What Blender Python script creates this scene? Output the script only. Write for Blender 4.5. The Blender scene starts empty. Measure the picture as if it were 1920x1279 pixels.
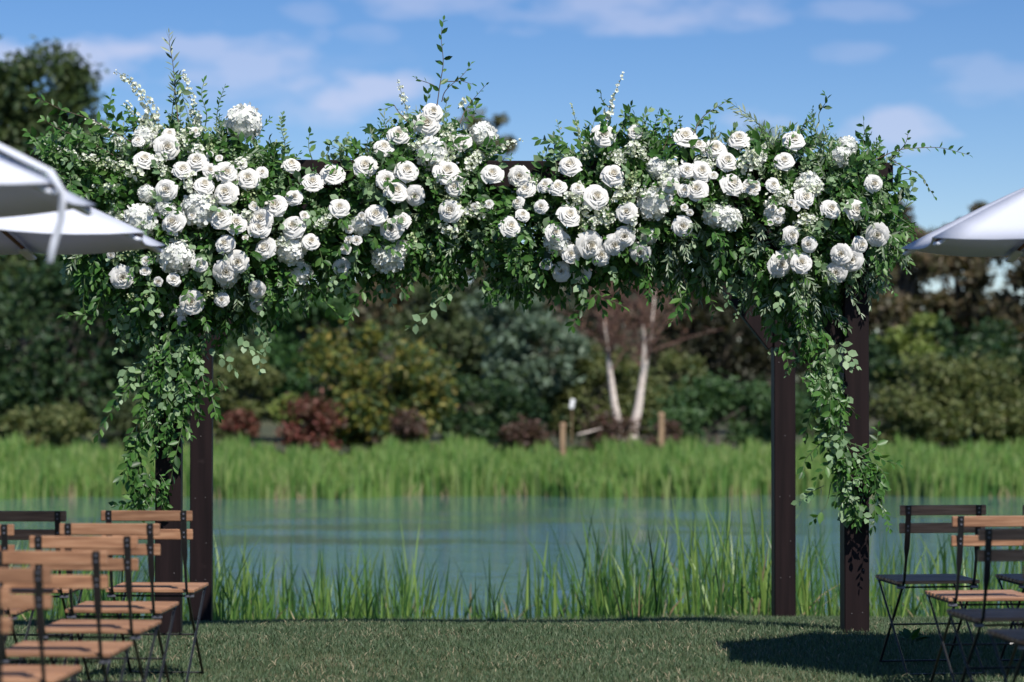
import bpy, math, random
import numpy as np
from mathutils import Vector, Matrix
random.seed(7); rng = np.random.default_rng(7)
R = math.radians
sc = bpy.context.scene
COL = sc.collection

# ------------------------------------------------------------------ camera
F = 85.0 / 36.0 * 1920
YAW = math.atan((960 - 717) / F); PITCH = math.atan(68.5 / F)
CAMZ = 1.4
cd = bpy.data.cameras.new('camera'); cam = bpy.data.objects.new('camera', cd); COL.objects.link(cam)
cd.lens = 85; cd.sensor_width = 36; cd.clip_end = 3000; cd.clip_start = 0.1
cam.location = (0, 0, CAMZ); cam.rotation_euler = (math.pi / 2 + PITCH, 0, -YAW)
cd.dof.use_dof = True; cd.dof.focus_distance = 13.15; cd.dof.aperture_fstop = 2.1; cd.dof.aperture_blades = 0
sc.camera = cam
RM = cam.rotation_euler.to_matrix()
def P(px, py, Y):
    d = RM @ Vector(((px - 960) / F, -(py - 639.5) / F, -1.0))
    return Vector((0, 0, CAMZ)) + d * (Y / d.y)

# ------------------------------------------------------------------ light
SUN_EL, SUN_AZ = 50, 24          # azimuth: from behind the camera, towards the right
sv = Vector((math.sin(R(SUN_AZ)) * math.cos(R(SUN_EL)), -math.cos(R(SUN_AZ)) * math.cos(R(SUN_EL)), math.sin(R(SUN_EL))))
sl = bpy.data.lights.new('sun', 'SUN'); sl.energy = 4.8; sl.angle = R(0.53); sl.color = (1, .955, .89)
so = bpy.data.objects.new('sun', sl); COL.objects.link(so)
so.rotation_euler = (-sv).to_track_quat('-Z', 'Y').to_euler(); so.location = (8, -8, 20)

w = bpy.data.worlds.new('World'); sc.world = w; w.use_nodes = True
nt = w.node_tree; nt.nodes.clear()
def N(t, **k):
    n = nt.nodes.new(t)
    for a, b in k.items(): setattr(n, a, b)
    return n
def L(a, b): nt.links.new(a, b)
def mth(op, a, b=None, c=None, clamp=False):
    n = N('ShaderNodeMath', operation=op); n.use_clamp = clamp
    for i, v in enumerate((a, b, c)):
        if v is None: continue
        if isinstance(v, (int, float)): n.inputs[i].default_value = v
        else: L(v, n.inputs[i])
    return n.outputs[0]
sky = N('ShaderNodeTexSky', sky_type='NISHITA'); sky.sun_disc = False
sky.sun_elevation = R(SUN_EL); sky.sun_rotation = math.atan2(sv.x, sv.y)
sky.air_density = .85; sky.dust_density = 0.0; sky.ozone_density = 3.0; sky.altitude = 200
tc = N('ShaderNodeTexCoord'); sep = N('ShaderNodeSeparateXYZ'); L(tc.outputs['Generated'], sep.inputs[0])
az = mth('ARCTAN2', sep.outputs[0], sep.outputs[1]); el = mth('ARCSINE', sep.outputs[2])
cmb = N('ShaderNodeCombineXYZ'); L(mth('MULTIPLY', az, 14), cmb.inputs[0]); L(mth('MULTIPLY', el, 34), cmb.inputs[1])
ns = N('ShaderNodeTexNoise'); ns.inputs['Scale'].default_value = 1.9; ns.inputs['Detail'].default_value = 5; ns.inputs['Roughness'].default_value = .5
L(cmb.outputs[0], ns.inputs['Vector'])
wob = mth('SUBTRACT', ns.outputs[0], .5)
ns2 = N('ShaderNodeTexNoise'); ns2.inputs['Scale'].default_value = .42; ns2.inputs['Detail'].default_value = 4
L(cmb.outputs[0], ns2.inputs['Vector'])
gen = mth('MULTIPLY', mth('SUBTRACT', ns2.outputs[0], .55, clamp=True), 2.2, clamp=True)
mask = gen
for (px, py, rx, ry, s) in ((165, 112, 185, 52, .85), (430, 112, 230, 62, .6), (645, 165, 150, 55, .8), (480, 195, 200, 50, .35),
                            (1180, 22, 330, 48, .55), (800, -5, 200, 40, .5), (1690, 245, 130, 45, .7), (1430, 240, 90, 40, .6),
                            (1600, 100, 90, 24, .25), (1860, 150, 120, 60, .3), (690, 70, 60, 24, .25), (590, 20, 60, 25, .25),(1600,20,120,30,.3)):
    d = RM @ Vector(((px - 960) / F, -(py - 639.5) / F, -1.0)); d.normalize()
    a0, e0 = math.atan2(d.x, d.y), math.asin(d.z)
    u = mth('DIVIDE', mth('SUBTRACT', az, a0), rx / F); v = mth('DIVIDE', mth('SUBTRACT', el, e0), ry / F)
    r2 = mth('ADD', mth('MULTIPLY', u, u), mth('MULTIPLY', v, v))
    g = mth('SUBTRACT', mth('ADD', 1.0, mth('MULTIPLY', wob, 4.2)), r2, clamp=True)
    g = mth('MULTIPLY', mth('MULTIPLY', g, .95, clamp=True), s)
    mask = mth('MAXIMUM', mask, g)
mask = mth('MULTIPLY', mask, .70)
mix = N('ShaderNodeMixRGB'); L(mask, mix.inputs[0]); 
hs = N('ShaderNodeHueSaturation'); hs.inputs['Hue'].default_value = .505; hs.inputs['Saturation'].default_value = 1.28
tn = N('ShaderNodeMixRGB', blend_type='MULTIPLY'); tn.inputs[0].default_value = 1; tn.inputs[2].default_value = (1.0, .975, 1.02, 1); L(sky.outputs[0], tn.inputs[1]); L(tn.outputs[0], hs.inputs['Color'])
L(hs.outputs[0], mix.inputs[1]); mix.inputs[2].default_value = (7.0, 7.1, 8.9, 1)
bg = N('ShaderNodeBackground'); bg.inputs[1].default_value = .084; L(mix.outputs[0], bg.inputs[0])
L(bg.outputs[0], N('ShaderNodeOutputWorld').inputs[0])
vs = sc.view_settings; vs.view_transform = 'Standard'; vs.look = 'None'; vs.exposure = 0.30; vs.gamma = 1; vs.use_curve_mapping = False

# ------------------------------------------------------------------ helpers
def mesh_np(name, V, Fc, smooth=False):
    V = np.asarray(V, np.float32); Fc = np.asarray(Fc, np.int32); k = Fc.shape[1]
    me = bpy.data.meshes.new(name); me.vertices.add(len(V)); me.vertices.foreach_set('co', V.ravel())
    me.loops.add(Fc.size); me.loops.foreach_set('vertex_index', Fc.ravel())
    me.polygons.add(len(Fc)); me.polygons.foreach_set('loop_start', np.arange(0, Fc.size, k, dtype=np.int32))
    me.polygons.foreach_set('loop_total', np.full(len(Fc), k, np.int32))
    if smooth: me.polygons.foreach_set('use_smooth', np.ones(len(Fc), bool))
    me.update(calc_edges=True); me.validate()
    return me
class MB:
    def __init__(s): s.v = []; s.f = []
    def add(s, v, f):
        o = len(s.v); s.v += [tuple(p) for p in v]; s.f += [tuple(i + o for i in q) for q in f]
    def box(s, c, d, rot=None, bev=0.0):
        c = Vector(c); x, y, z = [q / 2 for q in d]
        if bev:
            b = bev; vv = []; 
            for zz, k in ((-z, b), (-z + b, 0), (z - b, 0), (z, b)):
                xx, yy = x - k, y - k; e = b
                vv += [(-xx + e, -yy, zz), (xx - e, -yy, zz), (xx, -yy + e, zz), (xx, yy - e, zz), (xx - e, yy, zz), (-xx + e, yy, zz), (-xx, yy - e, zz), (-xx, -yy + e, zz)]
            ff = [tuple(range(7, -1, -1)), tuple(range(24, 32))]
            for l in range(3):
                for i in range(8):
                    j = (i + 1) % 8; ff.append((l * 8 + i, l * 8 + j, l * 8 + 8 + j, l * 8 + 8 + i))
        else:
            vv = [(-x, -y, -z), (x, -y, -z), (x, y, -z), (-x, y, -z), (-x, -y, z), (x, -y, z), (x, y, z), (-x, y, z)]
            ff = [(3, 2, 1, 0), (4, 5, 6, 7), (0, 1, 5, 4), (1, 2, 6, 5), (2, 3, 7, 6), (3, 0, 4, 7)]
        vv = [Vector(p) for p in vv]
        if rot is not None: vv = [rot @ p for p in vv]
        s.add([p + c for p in vv], ff)
    def tube(s, pts, rad, n=7, cap=True):
        pts = [Vector(p) for p in pts]
        if not isinstance(rad, (list, tuple)): rad = [rad] * len(pts)
        t0 = (pts[1] - pts[0]).normalized(); up = Vector((0, 0, 1)) if abs(t0.z) < .9 else Vector((1, 0, 0))
        vv = []; 
        for i, p in enumerate(pts):
            t = (pts[min(i + 1, len(pts) - 1)] - pts[max(i - 1, 0)]).normalized()
            a = t.cross(up).normalized(); b = t.cross(a)
            for k in range(n):
                q = 2 * math.pi * k / n; vv.append(p + (a * math.cos(q) + b * math.sin(q)) * rad[i])
        ff = []
        for i in range(len(pts) - 1):
            for k in range(n):
                j = (k + 1) % n; ff.append((i * n + k, i * n + j, i * n + n + j, i * n + n + k))
        if cap: ff += [tuple(range(n - 1, -1, -1)), tuple(range((len(pts) - 1) * n, len(pts) * n))]
        s.add(vv, ff)
    def mesh(s, name, smooth=False):
        me = bpy.data.meshes.new(name); me.from_pydata(s.v, [], s.f)
        if smooth: me.polygons.foreach_set('use_smooth', [True] * len(me.polygons))
        me.update(); return me
    def build(s, name, mat, parent=None, smooth=False): return ob(name, s.mesh(name, smooth), mat, parent)
def ob(name, me, mat=None, parent=None, loc=None):
    if mat is not None and len(me.materials) == 0: me.materials.append(mat)
    o = bpy.data.objects.new(name, me); COL.objects.link(o)
    if parent: o.parent = parent
    if loc is not None: o.location = loc
    return o
def tag(o, label=None, cat=None, group=None, kind=None):
    if label: o['label'] = label
    if cat: o['category'] = cat
    if group: o['group'] = group
    if kind: o['kind'] = kind
    return o
def empty(name, loc=(0, 0, 0), rz=0):
    o = bpy.data.objects.new(name, None); COL.objects.link(o); o.location = loc; o.rotation_euler = (0, 0, rz); o.empty_display_size = .05
    return o
def copy_tree(o, parent=None):
    c = o.copy(); COL.objects.link(c); c.parent = parent
    for ch in list(o.children): copy_tree(ch, c)
    return c

# ------------------------------------------------------------------ materials
def newmat(name):
    m = bpy.data.materials.new(name); m.use_nodes = True; n = m.node_tree
    b = n.nodes['Principled BSDF']; return m, n, b
def ramp(n, cols, fac, interp='LINEAR'):
    r = n.nodes.new('ShaderNodeValToRGB'); r.color_ramp.interpolation = interp
    e = r.color_ramp.elements
    while len(e) < len(cols): e.new(.5)
    for i, c in enumerate(cols):
        e[i].position = c[0]; e[i].color = (*c[1], 1)
    n.links.new(fac, r.inputs[0]); return r.outputs[0]
def leafmat(name, cols, rough=.42, trans=.3, tcol=None, spec=.4, gain=1.0):
    cols = [tuple(min(.85, gain * q) for q in c) for c in cols]
    m, n, b = newmat(name)
    g = n.nodes.new('ShaderNodeNewGeometry'); oi = n.nodes.new('ShaderNodeObjectInfo')
    a = n.nodes.new('ShaderNodeMath'); a.operation = 'ADD'; n.links.new(g.outputs['Random Per Island'], a.inputs[0]); n.links.new(oi.outputs['Random'], a.inputs[1])
    fr = n.nodes.new('ShaderNodeMath'); fr.operation = 'FRACT'; n.links.new(a.outputs[0], fr.inputs[0])
    k = len(cols); c = ramp(n, [(i / max(1, k - 1), q) for i, q in enumerate(cols)], fr.outputs[0])
    n.links.new(c, b.inputs['Base Color']); b.inputs['Roughness'].default_value = rough; b.inputs['Specular IOR Level'].default_value = spec
    if trans:
        t = n.nodes.new('ShaderNodeBsdfTranslucent'); mx = n.nodes.new('ShaderNodeMixRGB'); mx.blend_type = 'MULTIPLY'; mx.inputs[0].default_value = 1
        n.links.new(c, mx.inputs[1]); mx.inputs[2].default_value = (*(tcol or (1.5, 1.6, .7)), 1); n.links.new(mx.outputs[0], t.inputs[0])
        ms = n.nodes.new('ShaderNodeMixShader'); ms.inputs[0].default_value = trans
        n.links.new(b.outputs[0], ms.inputs[1]); n.links.new(t.outputs[0], ms.inputs[2]); n.links.new(ms.outputs[0], n.nodes['Material Output'].inputs[0])
    return m
def plain(name, col, rough=.6, metal=0, noise=None, spec=.5, bump=0):
    m, n, b = newmat(name); b.inputs['Roughness'].default_value = rough; b.inputs['Metallic'].default_value = metal; b.inputs['Specular IOR Level'].default_value = spec
    t = n.nodes.new('ShaderNodeTexCoord'); mp = n.nodes.new('ShaderNodeMapping'); n.links.new(t.outputs['Object'], mp.inputs[0])
    nz = n.nodes.new('ShaderNodeTexNoise'); nz.inputs['Scale'].default_value = (noise or (1, 1, 1, 20))[3]; nz.inputs['Detail'].default_value = 5
    mp.inputs['Scale'].default_value = (noise or (1, 1, 1))[:3]; n.links.new(mp.outputs[0], nz.inputs[0])
    k = .35 if noise else .1
    c = ramp(n, [(.3, tuple(q * (1 - k) for q in col)), (.7, tuple(min(1, q * (1 + k)) for q in col))], nz.outputs[0]); n.links.new(c, b.inputs['Base Color'])
    if bump:
        bp = n.nodes.new('ShaderNodeBump'); bp.inputs['Strength'].default_value = bump; bp.inputs['Distance'].default_value = .004
        n.links.new(nz.outputs[0], bp.inputs['Height']); n.links.new(bp.outputs[0], b.inputs['Normal'])
    return m
M = {}
M['smilax'] = leafmat('smilax_leaf', [(.014, .042, .009), (.028, .080, .015), (.046, .118, .023), (.085, .165, .04)], .42, .3, spec=.35, gain=1.35)
M['ruscus'] = leafmat('ruscus_leaf', [(.02, .06, .011), (.04, .11, .018), (.065, .16, .03)], .35, .3, gain=1.35)
M['euc'] = leafmat('eucalyptus_leaf', [(.11, .185, .088), (.16, .245, .12), (.21, .30, .165), (.07, .145, .06)], .5, .22, (1.1, 1.2, .8), gain=1.2)
M['olive'] = leafmat('olive_leaf', [(.09, .14, .075), (.16, .21, .13), (.27, .31, .22), (.06, .11, .05)], .45, .15, (1.1, 1.2, .8), gain=1.2)
M['box'] = leafmat('variegated_leaf', [(.06, .13, .045), (.12, .2, .085), (.21, .28, .15), (.03, .085, .025)], .4, .28, (1.2, 1.3, .7), gain=1.35)
M['stem'] = plain('green_stem', (.07, .11, .035), .6)
M['twig'] = plain('brown_twig', (.10, .065, .045), .7)
# petals
def petalmat(name, tip, heart, radius):
    m, n, b = newmat(name)
    t = n.nodes.new('ShaderNodeTexCoord'); ln = n.nodes.new('ShaderNodeVectorMath'); ln.operation = 'LENGTH'
    mp = n.nodes.new('ShaderNodeMapping'); mp.inputs['Scale'].default_value = (1, 1, 0); n.links.new(t.outputs['Object'], mp.inputs[0]); n.links.new(mp.outputs[0], ln.inputs[0])
    oi = n.nodes.new('ShaderNodeObjectInfo')
    dv = n.nodes.new('ShaderNodeMath'); dv.operation = 'DIVIDE'; n.links.new(ln.outputs['Value'], dv.inputs[0]); dv.inputs[1].default_value = radius
    c = ramp(n, [(.0, heart), (.75, tip)], dv.outputs[0])
    n.links.new(c, b.inputs['Base Color']); b.inputs['Roughness'].default_value = .55; b.inputs['Specular IOR Level'].default_value = .25
    tr = n.nodes.new('ShaderNodeBsdfTranslucent'); n.links.new(c, tr.inputs[0]); ms = n.nodes.new('ShaderNodeMixShader'); ms.inputs[0].default_value = .36
    n.links.new(b.outputs[0], ms.inputs[1]); n.links.new(tr.outputs[0], ms.inputs[2]); n.links.new(ms.outputs[0], n.nodes['Material Output'].inputs[0])
    return m
M['rose'] = petalmat('white_rose_petal', (.84, .825, .79), (.84, .785, .65), .6)
M['hyd'] = leafmat('hydrangea_petal', [(.80, .80, .75), (.84, .84, .81), (.74, .77, .68)], .55, .25, (1, 1, 1), .25)
M['bloss'] = leafmat('small_blossom_petal', [(.78, .80, .70), (.84, .84, .80), (.62, .70, .46), (.82, .82, .76)], .55, .25, (1, 1, .9), .25)
M['gbud'] = leafmat('green_bud', [(.28, .38, .14), (.45, .52, .28), (.62, .66, .45)], .5, .25, (1, 1, .8))

# ------------------------------------------------------------------ the setting: lawn, bank, pond, far shore
def lawn_z(Y):
    return np.interp(Y, [-40, 12.6, 13.8, 15.0, 15.95, 16.15, 17.6, 18.6], [0, 0, -.035, -.125, -.215, -.28, -1.08, -1.4])
m, n, b = newmat('lawn'); b.inputs['Roughness'].default_value = .95; b.inputs['Specular IOR Level'].default_value = .1
t = n.nodes.new('ShaderNodeTexCoord'); z1 = n.nodes.new('ShaderNodeTexNoise'); z1.inputs['Scale'].default_value = 1.3; z1.inputs['Detail'].default_value = 8; z1.inputs['Roughness'].default_value = .7
n.links.new(t.outputs['Object'], z1.inputs[0])
n.links.new(ramp(n, [(.35, (.03, .05, .022)), (.55, (.075, .085, .04)), (.7, (.16, .14, .085))], z1.outputs[0]), b.inputs['Base Color']); M['lawn'] = m
xs = np.linspace(-45, 45, 181); ys = np.concatenate([np.linspace(-40, 8, 20), np.linspace(8.5, 18.6, 80)])
X, Yg = np.meshgrid(xs, ys); Z = lawn_z(Yg) + .012 * np.sin(X * 2.1 + Yg) * np.cos(Yg * 1.7 - X * .6)
def grid_faces(ny, nx):
    i = np.arange(ny - 1)[:, None] * nx + np.arange(nx - 1)[None]; i = i.ravel()
    return np.stack([i, i + 1, i + nx + 1, i + nx], 1)
o = ob('lawn', mesh_np('lawn', np.stack([X, Yg, Z], -1).reshape(-1, 3), grid_faces(len(ys), len(xs)), True), M['lawn']); tag(o, kind='structure')

m, n, b = newmat('shore_soil'); b.inputs['Roughness'].default_value = 1
t = n.nodes.new('ShaderNodeTexCoord'); z1 = n.nodes.new('ShaderNodeTexNoise'); z1.inputs['Scale'].default_value = .6; z1.inputs['Detail'].default_value = 6
n.links.new(t.outputs['Object'], z1.inputs[0]); n.links.new(ramp(n, [(.35, (.03, .042, .018)), (.65, (.075, .075, .035))], z1.outputs[0]), b.inputs['Base Color'])
xs = np.linspace(-900, 900, 60); ys = np.array([18.3, 22, 40, 47.5, 49, 51, 55, 60, 70, 90, 140, 300, 700, 1500])
X, Yg = np.meshgrid(xs, ys); Z = np.interp(Yg, [18.3, 22, 46, 48.5, 50, 56, 70, 1500], [-1.45, -1.8, -1.8, -1.15, -.92, -.55, -.35, -.3])
tag(ob('far_shore', mesh_np('far_shore', np.stack([X, Yg, Z], -1).reshape(-1, 3), grid_faces(len(ys), len(xs)), True), m), kind='structure')

m, n, b = newmat('pond_water'); b.inputs['Base Color'].default_value = (.075, .145, .15, 1); b.inputs['Roughness'].default_value = .04; b.inputs['IOR'].default_value = 1.45
b.inputs['Specular IOR Level'].default_value = .6
t = n.nodes.new('ShaderNodeTexCoord'); mp = n.nodes.new('ShaderNodeMapping'); mp.inputs['Scale'].default_value = (.8, 2.2, 1); n.links.new(t.outputs['Object'], mp.inputs[0])
z1 = n.nodes.new('ShaderNodeTexNoise'); z1.inputs['Scale'].default_value = 2.4; z1.inputs['Detail'].default_value = 4; n.links.new(mp.outputs[0], z1.inputs[0])
z2 = n.nodes.new('ShaderNodeTexNoise'); z2.inputs['Scale'].default_value = .3; z2.inputs['Detail'].default_value = 5; n.links.new(mp.outputs[0], z2.inputs[0])
ml = n.nodes.new('ShaderNodeMath'); ml.operation = 'MULTIPLY'; n.links.new(z1.outputs[0], ml.inputs[0]); n.links.new(z2.outputs[0], ml.inputs[1])
sx = n.nodes.new('ShaderNodeSeparateXYZ'); n.links.new(t.outputs['Object'], sx.inputs[0])
mr = n.nodes.new('ShaderNodeMapRange'); mr.inputs['From Min'].default_value = 46; mr.inputs['From Max'].default_value = 29; mr.inputs['To Min'].default_value = .03; mr.inputs['To Max'].default_value = 1.0; n.links.new(sx.outputs[1], mr.inputs[0])
pt_ = n.nodes.new('ShaderNodeMapRange'); pt_.inputs['From Min'].default_value = .42; pt_.inputs['From Max'].default_value = .6; pt_.inputs['To Min'].default_value = .12; pt_.inputs['To Max'].default_value = 1.0; n.links.new(z2.outputs[0], pt_.inputs[0])
m2 = n.nodes.new('ShaderNodeMath'); m2.operation = 'MULTIPLY'; n.links.new(mr.outputs[0], m2.inputs[0]); n.links.new(pt_.outputs[0], m2.inputs[1])
bp = n.nodes.new('ShaderNodeBump'); bp.inputs['Distance'].default_value = .15; n.links.new(m2.outputs[0], bp.inputs['Strength'])
n.links.new(z1.outputs[0], bp.inputs['Height']); n.links.new(bp.outputs[0], b.inputs['Normal'])
tag(ob('pond_water', mesh_np('pond_water', [(-70, 16.4, -1), (70, 16.4, -1), (70, 49.8, -1), (-70, 49.8, -1)], [(0, 1, 2, 3)]), m), kind='structure')

# blades (grass / reeds), vectorised
def blades(name, base, h, wd, lean, mat, seg=2, droop=.3):
    k = len(base); a = rng.uniform(0, 2 * np.pi, k); side = np.stack([np.cos(a), np.sin(a) * .6, np.zeros(k)], 1)
    b2 = rng.uniform(0, 2 * np.pi, k); ld = np.stack([np.cos(b2), np.sin(b2), np.zeros(k)], 1) * lean[:, None]
    V = np.zeros((k, 2 * seg + 1, 3)); 
    for i in range(seg + 1):
        u = i / seg
        c = base + ld * (u ** 1.8)[..., None] * h[:, None] if False else base + ld * (u ** 1.8) * h[:, None]
        c = c + np.array([0, 0, 1.0]) * (h * (u - droop * lean * u ** 3))[:, None]
        if i == seg: V[:, 2 * seg] = c
        else:
            ww = wd * (1 - .55 * u ** 2) * .5
            V[:, 2 * i] = c - side * ww[:, None]; V[:, 2 * i + 1] = c + side * ww[:, None]
    T = []
    for i in range(seg - 1): T += [(2 * i, 2 * i + 1, 2 * i + 3), (2 * i, 2 * i + 3, 2 * i + 2)]
    T.append((2 * seg - 2, 2 * seg - 1, 2 * seg))
    T = np.array(T); Fc = (np.arange(k)[:, None, None] * (2 * seg + 1) + T[None]).reshape(-1, 3)
    return ob(name, mesh_np(name, V.reshape(-1, 3), Fc), mat)
M['grass'] = leafmat('grass_blade', [(.040, .075, .036), (.06, .105, .05), (.085, .13, .062), (.125, .15, .085), (.05, .09, .042)], .55, .2, spec=.3)
M['straw'] = leafmat('dry_grass_blade', [(.20, .17, .10), (.30, .26, .17), (.14, .13, .07)], .8, .1, (1, 1, .8))
k = 210000
yy = 8.6 + (16.05 - 8.6) * rng.uniform(0, 1, k) ** .8; half = yy * .235 + .5
xx = rng.uniform(-1, 1, k) * half + yy * .0536
zz = lawn_z(yy) + .012 * np.sin(xx * 2.1 + yy) * np.cos(yy * 1.7 - xx * .6) - .004
h = rng.uniform(.018, .045, k) * (1 + .5 * (yy > 15.8))
tag(blades('lawn_grass', np.stack([xx, yy, zz], 1), h, rng.uniform(.003, .006, k), rng.uniform(.1, .9, k), M['grass']), 'short mown green grass covering the lawn', 'grass', kind='stuff')
k = 34000
yy = 8.6 + (15.95 - 8.6) * rng.uniform(0, 1, k); xx = rng.uniform(-1, 1, k) * (yy * .235 + .5) + yy * .0536
pat = np.sin(xx * 3.1 + 1.3 * np.sin(yy * 2)) * np.sin(yy * 4.3 + xx) + rng.normal(0, .45, k) > .2
xx, yy = xx[pat], yy[pat]; k = len(xx)
zz = lawn_z(yy) + .012 * np.sin(xx * 2.1 + yy) * np.cos(yy * 1.7 - xx * .6)
tag(blades('dry_grass', np.stack([xx, yy, zz], 1), rng.uniform(.015, .05, k), rng.uniform(.003, .006, k), rng.uniform(.6, 1.6, k), M['straw']), 'scattered dry straw coloured blades in the lawn', 'grass', kind='stuff')

M['reed'] = leafmat('reed_blade', [(.020, .06, .018), (.045, .12, .03), (.10, .21, .042), (.22, .32, .075), (.028, .08, .022)], .42, .35)
M['reed_dry'] = leafmat('dry_reed_blade', [(.26, .21, .10), (.36, .29, .17), (.2, .13, .07)], .7, .2, (1, 1, .8))
M['reed_far'] = leafmat('far_reed_blade', [(.06, .15, .03), (.11, .22, .045), (.18, .30, .07), (.29, .35, .13), (.08, .18, .04)], .5, .35)
# near reeds in the margin, by clumps
pts = []; hs_ = []
def px_of(X, Y): return 717 + X / Y * F
prof_x = [-100, 250, 420, 470, 600, 660, 760, 860, 950, 975, 1000, 1080, 1100, 1250, 1380, 1440, 1520, 1600, 1660, 1800, 2050]
prof_d = [.8, .8, 1, .7, 1, .75, .75, .4, .5, .06, .6, .5, 1.1, 1, 1.2, 1, .9, .9, .9, .8, .8]
prof_h = [1.0, 1.0, .98, 1.05, .92, .85, .9, .95, .8, .9, .95, .95, 1.15, 1.1, 1.2, 1.2, 1.1, 1.0, 1.0, 1.0, 1.0]
for c in range(800):
    Y = random.uniform(16.9, 20.8); X = random.uniform(-.19, .32) * Y; px = px_of(X, Y)
    if random.random() > np.interp(px, prof_x, prof_d): continue
    hh = np.interp(px, prof_x, prof_h) * random.uniform(.72, 1.15) * (1.16 + .03 * (Y - 17))
    for i in range(random.randint(4, 11)):
        pts.append((X + random.gauss(0, .05), Y + random.gauss(0, .05), max(-1.12, float(lawn_z(Y)) - .05))); hs_.append(hh * random.uniform(.55, 1.12))
pts = np.array(pts); hs_ = np.array(hs_); k = len(pts)
dry = rng.uniform(0, 1, k) < .09
for nm, sel, mt, lb in (('cattail_reeds', ~dry, 'reed', 'green cattail reeds growing in the water behind the lawn edge'), ('dry_reeds', dry, 'reed_dry', 'tan dead reed blades among the cattails behind the lawn edge')):
    q = pts[sel]; kk = len(q)
    tag(blades(nm, q, hs_[sel] * (1 if nm[0] == 'c' else .75), rng.uniform(.011, .027, kk), rng.uniform(.02, .30, kk) * (1 if nm[0] == 'c' else 1.8), M[mt], 5, .5), lb, 'reeds', kind='stuff')
# far reeds
k = 42000
yy = 48.4 + 8 * rng.uniform(0, 1, k) ** 1.3; xx = rng.uniform(-.20, .31, k) * yy
hh = .68 * (1.02 + .16 * np.sin(xx * 1.3) + .16 * np.sin(xx * 3.7 + 1) + .12 * np.sin(xx * 9) + .1 * np.sin(xx * 17 + yy)) * rng.uniform(.6, 1.12, k)
yy += .5 * np.sin(xx * .9) + .25 * np.sin(xx * 2.7)
tag(blades('shore_reeds', np.stack([xx, yy, np.interp(yy, [48, 50, 56], [-1.1, -.95, -.6])], 1), hh * np.interp(yy, [48, 57], [1.05, .8]), rng.uniform(.03, .085, k), rng.uniform(.02, .22, k), M['reed_far'], 3, .4), 'bright green reed bed along the far shore of the pond', 'reeds', kind='stuff')
k = 1500
yy = 48.2 + 3 * rng.uniform(0, 1, k); xx = rng.uniform(-.20, .31, k) * yy
tag(blades('dry_shore_reeds', np.stack([xx, yy + .5 * np.sin(xx * .9), np.full(k, -1.05)], 1), rng.uniform(.15, .5, k), rng.uniform(.02, .035, k), rng.uniform(.1, .6, k), M['reed_dry'], 3, .4), 'straw coloured dead reeds at the waterline of the far shore', 'reeds', kind='stuff')

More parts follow.
